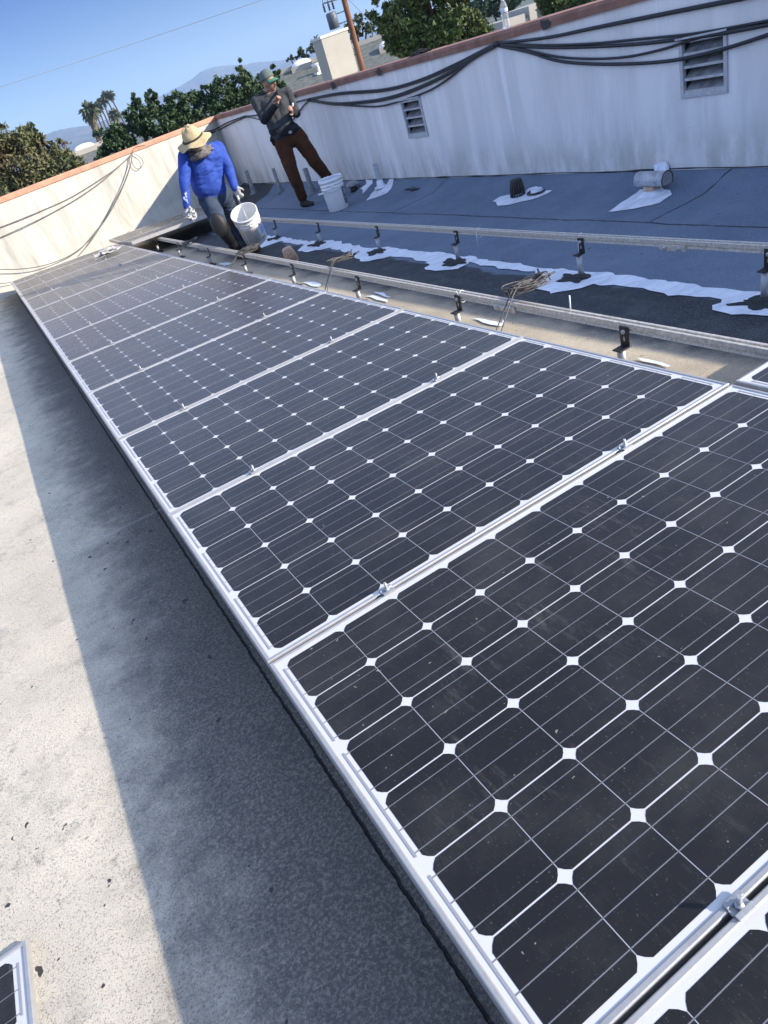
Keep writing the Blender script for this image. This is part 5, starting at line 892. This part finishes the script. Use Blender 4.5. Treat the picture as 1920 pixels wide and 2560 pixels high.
def dome_sky(h, s, off, label, w_=1.0):
    p = onroof(h, s, off); e = empty('skylight', p, label, 'skylight'); mb = MB(); T = Matrix.Translation(p) @ h[1].to_3x3().to_4x4(); mb.box((-w_ * .6, -.24, -.12), (w_ * .6, .24, .07), 0, T); rel(mb, e).build('curb', M_hw, e)
    mb = MB(); vs = []
    for j in range(7):
        t = math.pi / 2 * j / 6
        for k in range(24): a_ = 2 * math.pi * k / 24; vs.append(T @ Vector((math.copysign(abs(math.cos(a_)) ** .6, math.cos(a_)) * w_ * .55 * math.cos(t), math.copysign(abs(math.sin(a_)) ** .6, math.sin(a_)) * .22 * math.cos(t), .07 + .15 * math.sin(t))))
    mb.add(vs, [(j * 24 + k, j * 24 + (k + 1) % 24, (j + 1) * 24 + (k + 1) % 24, (j + 1) * 24 + k) for j in range(6) for k in range(24)], 0, True); rel(mb, e).build('dome', M_dome, e)
dome_sky(h1, 1.55, .15, 'white domed skylight on the grey roof, left of the chimney', .6); dome_sky(h1, 4.3, 1.0, 'white domed skylight on the grey roof, right of the wooden pole', .45)
for k, (s, o_, lb) in enumerate(((2.05, 1.0, 'white T-shaped roof vent on the shingle roof, lowest of three'), (2.4, .55, 'white T-shaped roof vent on the shingle roof, tall middle one'), (2.9, .75, 'white T-shaped roof vent on the shingle roof, nearest the chimney'))):
    p = onroof(h1, s, o_); e = empty('roof_vent', p, lb, 'roof vent', 'roof vents left of the chimney'); hh = .22 if k != 1 else .42; mb = MB(); mb.tube([(0, 0, 0), (0, 0, hh)], .045, 8); mb.build('pipe', M_dome, e)
    mb = MB(); dv = Vector((.17, -.08, 0)); mb.tube([-dv + U * hh, dv + U * hh], .05, 8); mb.build('hood', M_dome, e); mb = MB(); mb.box((-.16, -.16, -.05), (.16, .16, .02)); mb.build('flashing', M_dome, e)
a, b = Vector(H['h2'][0]), Vector(H['h2'][1]); dd = (b - a).normalized()
h2 = house(a - dd * .6, b - dd * .1, 2.4, 6.5, 'far house with grey roof and white ridge at the foot of the palms'); dome_sky(h2, 1.5, .1, 'white domed skylight on the far roof at the foot of the palms', .7)
# chimney
c1, c2 = Vector(H['chim'][0]), Vector(H['chim'][1]); dx = (c2 - c1); dx.z = 0; wd = dx.length * 1.28; dx.normalize(); dy = Vector((-dx.y, dx.x, 0)); dy = dy if dy.dot(c1 - CC) > 0 else -dy
rc = Matrix.Rotation(.45, 3, 'Z'); dx.rotate(rc); dy.rotate(rc)
e = empty('chimney', (c1.x, c1.y, -3), 'tall white stucco chimney standing before the grey roof', 'chimney'); T = Matrix.Translation(Vector((c1.x, c1.y, 0))) @ Matrix((dx, dy, U)).transposed().to_4x4()
mb = MB(); mb.box((0, 0, -3), (wd, .55, 1.50), 0, T); rel(mb, e).build('shaft', M_hw, e); mb = MB(); mb.box((-.02, -.02, 1.502), (wd + .02, .57, 1.56), 0, T); rel(mb, e).build('chimney_cap', M_shw, e)
# gabled annex
g1, g2 = Vector(H['gable'][0]), Vector(H['gable'][1])
ax2 = (g2 - g1); ax2.z = 0; ax2.normalize(); A_ = Vector((g1.x, g1.y, .62)) + ax2 * .25; nn = Vector((-ax2.y, ax2.x, 0)); nn = nn if nn.dot(A_ - CC) > 0 else -nn
h3 = house(A_, A_ + nn * 3, .55, 1.6, 'small white gabled annex right of the chimney foot', .05)
# pole
pt_ = Vector(H['pole'][0]); e = empty('utility_pole', (pt_.x, pt_.y, -5), 'brown wooden utility pole with a grey transformer drum', 'utility pole'); M_wood = mat('weathered pole wood', (.26, .13, .075), .9, var=.5, vscale=9, stretch=(1, 1, .15), bump=.5, bscale=30, bdist=.01)
mb = MB(); mb.tube([pt_ * 1 - U * (pt_.z + 5), Vector((pt_.x, pt_.y, 1)), Vector((pt_.x, pt_.y, 6))], [.105, .082, .07], 14); rel(mb, e).build('pole', M_wood, e)
tr = Vector(H['tran']); mb = MB(); mb.lathe([(0, -.20), (.15, -.19), (.155, .17), (.13, .20), (0, .21)], 20, 0, Matrix.Translation(tr)); td = rel(mb, e).build('transformer', mat('transformer grey', (.10, .12, .14), .5), e)
pp = Vector((pt_.x, pt_.y, 0))
for z0 in (tr.z - .12, tr.z + .12): mb = MB(); mb.tube([tr * 1 + U * (z0 - tr.z), pp + U * z0], .018, 6); rel(mb, e).build('bracket_arm', M_galv, e)
mb = MB(); mb.tube([tr + U * .45 - Rv * .12, pp + U * (tr.z + .42)], .022, 6); rel(mb, e).build('bracket_arm', M_galv, e)
for s in (-.14, 0, .12):
    mb = MB(); q = tr + Rv * s + U * .34; mb.lathe([(0, -.1), (.035, -.09), (.02, -.05), (.035, -.03), (.02, .0), (.035, .02), (.02, .06), (.03, .1), (0, .11)], 10, 0, Matrix.Translation(q)); rel(mb, e).build('insulator', M_tar, e)
    mb = MB(); mb.tube(smooth([q + U * .1, q + U * .34 + Rv * .1, pp + U * (tr.z + .75)], 6), .009, 5); rel(mb, e).build('jumper_wire', M_tar, e)
for z0 in (.95, 1.25, 1.5): mb = MB(); mb.tube([pp + U * z0 - Rv * .16, pp + U * z0], .014, 5); rel(mb, e).build('step_peg', M_tar, e)
# white buildings far right
w0, w1 = Vector(H['wb'][0]), Vector(H['wb'][1]); e = empty('white_building', (w0.x, w0.y, -5), 'white flat-roofed building between the water bottle and the top tree', 'building'); d = (w1 - w0); d.z = 0; d.normalize(); n_ = Vector((-d.y, d.x, 0)); d = Vector((.97, -.24, 0)).normalized(); n_ = Vector((-d.y, d.x, 0))
T = Matrix.Translation(Vector((w0.x, w0.y, 0))) @ Matrix((d, n_, U)).transposed().to_4x4(); mb = MB(); mb.box((-.5, 0, -5), (.62, 3, .12), 0, T); mb.box((.78, -.1, -5), (2.2, 3, .33), 0, T); rel(mb, e).build('wall', M_hw, e)
mb = MB(); mb.box((1.2, -.13, -.35), (1.9, -.102, .12), 0, T); rel(mb, e).build('window', mat('dark window', (.06, .07, .08), .2), e); mb = MB(); mb.box((.62, .1, -5), (.78, 1, -.1), 0, T); rel(mb, e).build('downpipe', M_shw, e); mb = MB(); mb.box((-1.5, -9, -.62), (1.4, -1.2, -.5), 0, T); rel(mb, e).build('lower_roof', M_shw, e)
# wires across the sky
M_wr = mat('overhead wire', (.25, .3, .36), .8)
mb = MB(); mb.tube(smooth(D['wire'], 8), .007, 6); tag(mb.build('overhead_wire', M_wr), 'thin overhead wire crossing the blue sky', 'wire')
mb = MB(); mb.tube(smooth([D['wire2'][0], D['wire2'][1]], 8), .008, 6); tag(mb.build('guy_wire', M_galv), 'guy wire running down from the pole in front of the big tree', 'wire')
# ================================================================ HAZE
mb = MB(); mb.box((-8000, -8000, -6), (8000, 8000, 480)); hz = mb.build('haze', None) if False else None
me = bpy.data.meshes.new('haze'); me.from_pydata([(x, y, z) for x in (-4300, 4300) for y in (-4300, 4300) for z in (-6, 175)], [], [(0, 1, 3, 2), (4, 6, 7, 5), (0, 4, 5, 1), (2, 3, 7, 6), (0, 2, 6, 4), (1, 5, 7, 3)])
hm = bpy.data.materials.new('haze'); hm.use_nodes = True; hm.node_tree.nodes.clear(); pvn = hm.node_tree.nodes.new('ShaderNodeVolumePrincipled'); ho = hm.node_tree.nodes.new('ShaderNodeOutputMaterial'); hm.node_tree.links.new(pvn.outputs[0], ho.inputs['Volume'])
pvn.inputs['Color'].default_value = (.46, .67, 1, 1); pvn.inputs['Density'].default_value = HAZE
me.materials.append(hm); o = bpy.data.objects.new('haze', me); COL.objects.link(o); tag(o, 'thin blue air haze before the mountains', kind='stuff')
for o in list(bpy.data.objects):
    if o.type == 'MESH' and o.name.startswith(('tmp', 't.')): bpy.data.objects.remove(o)
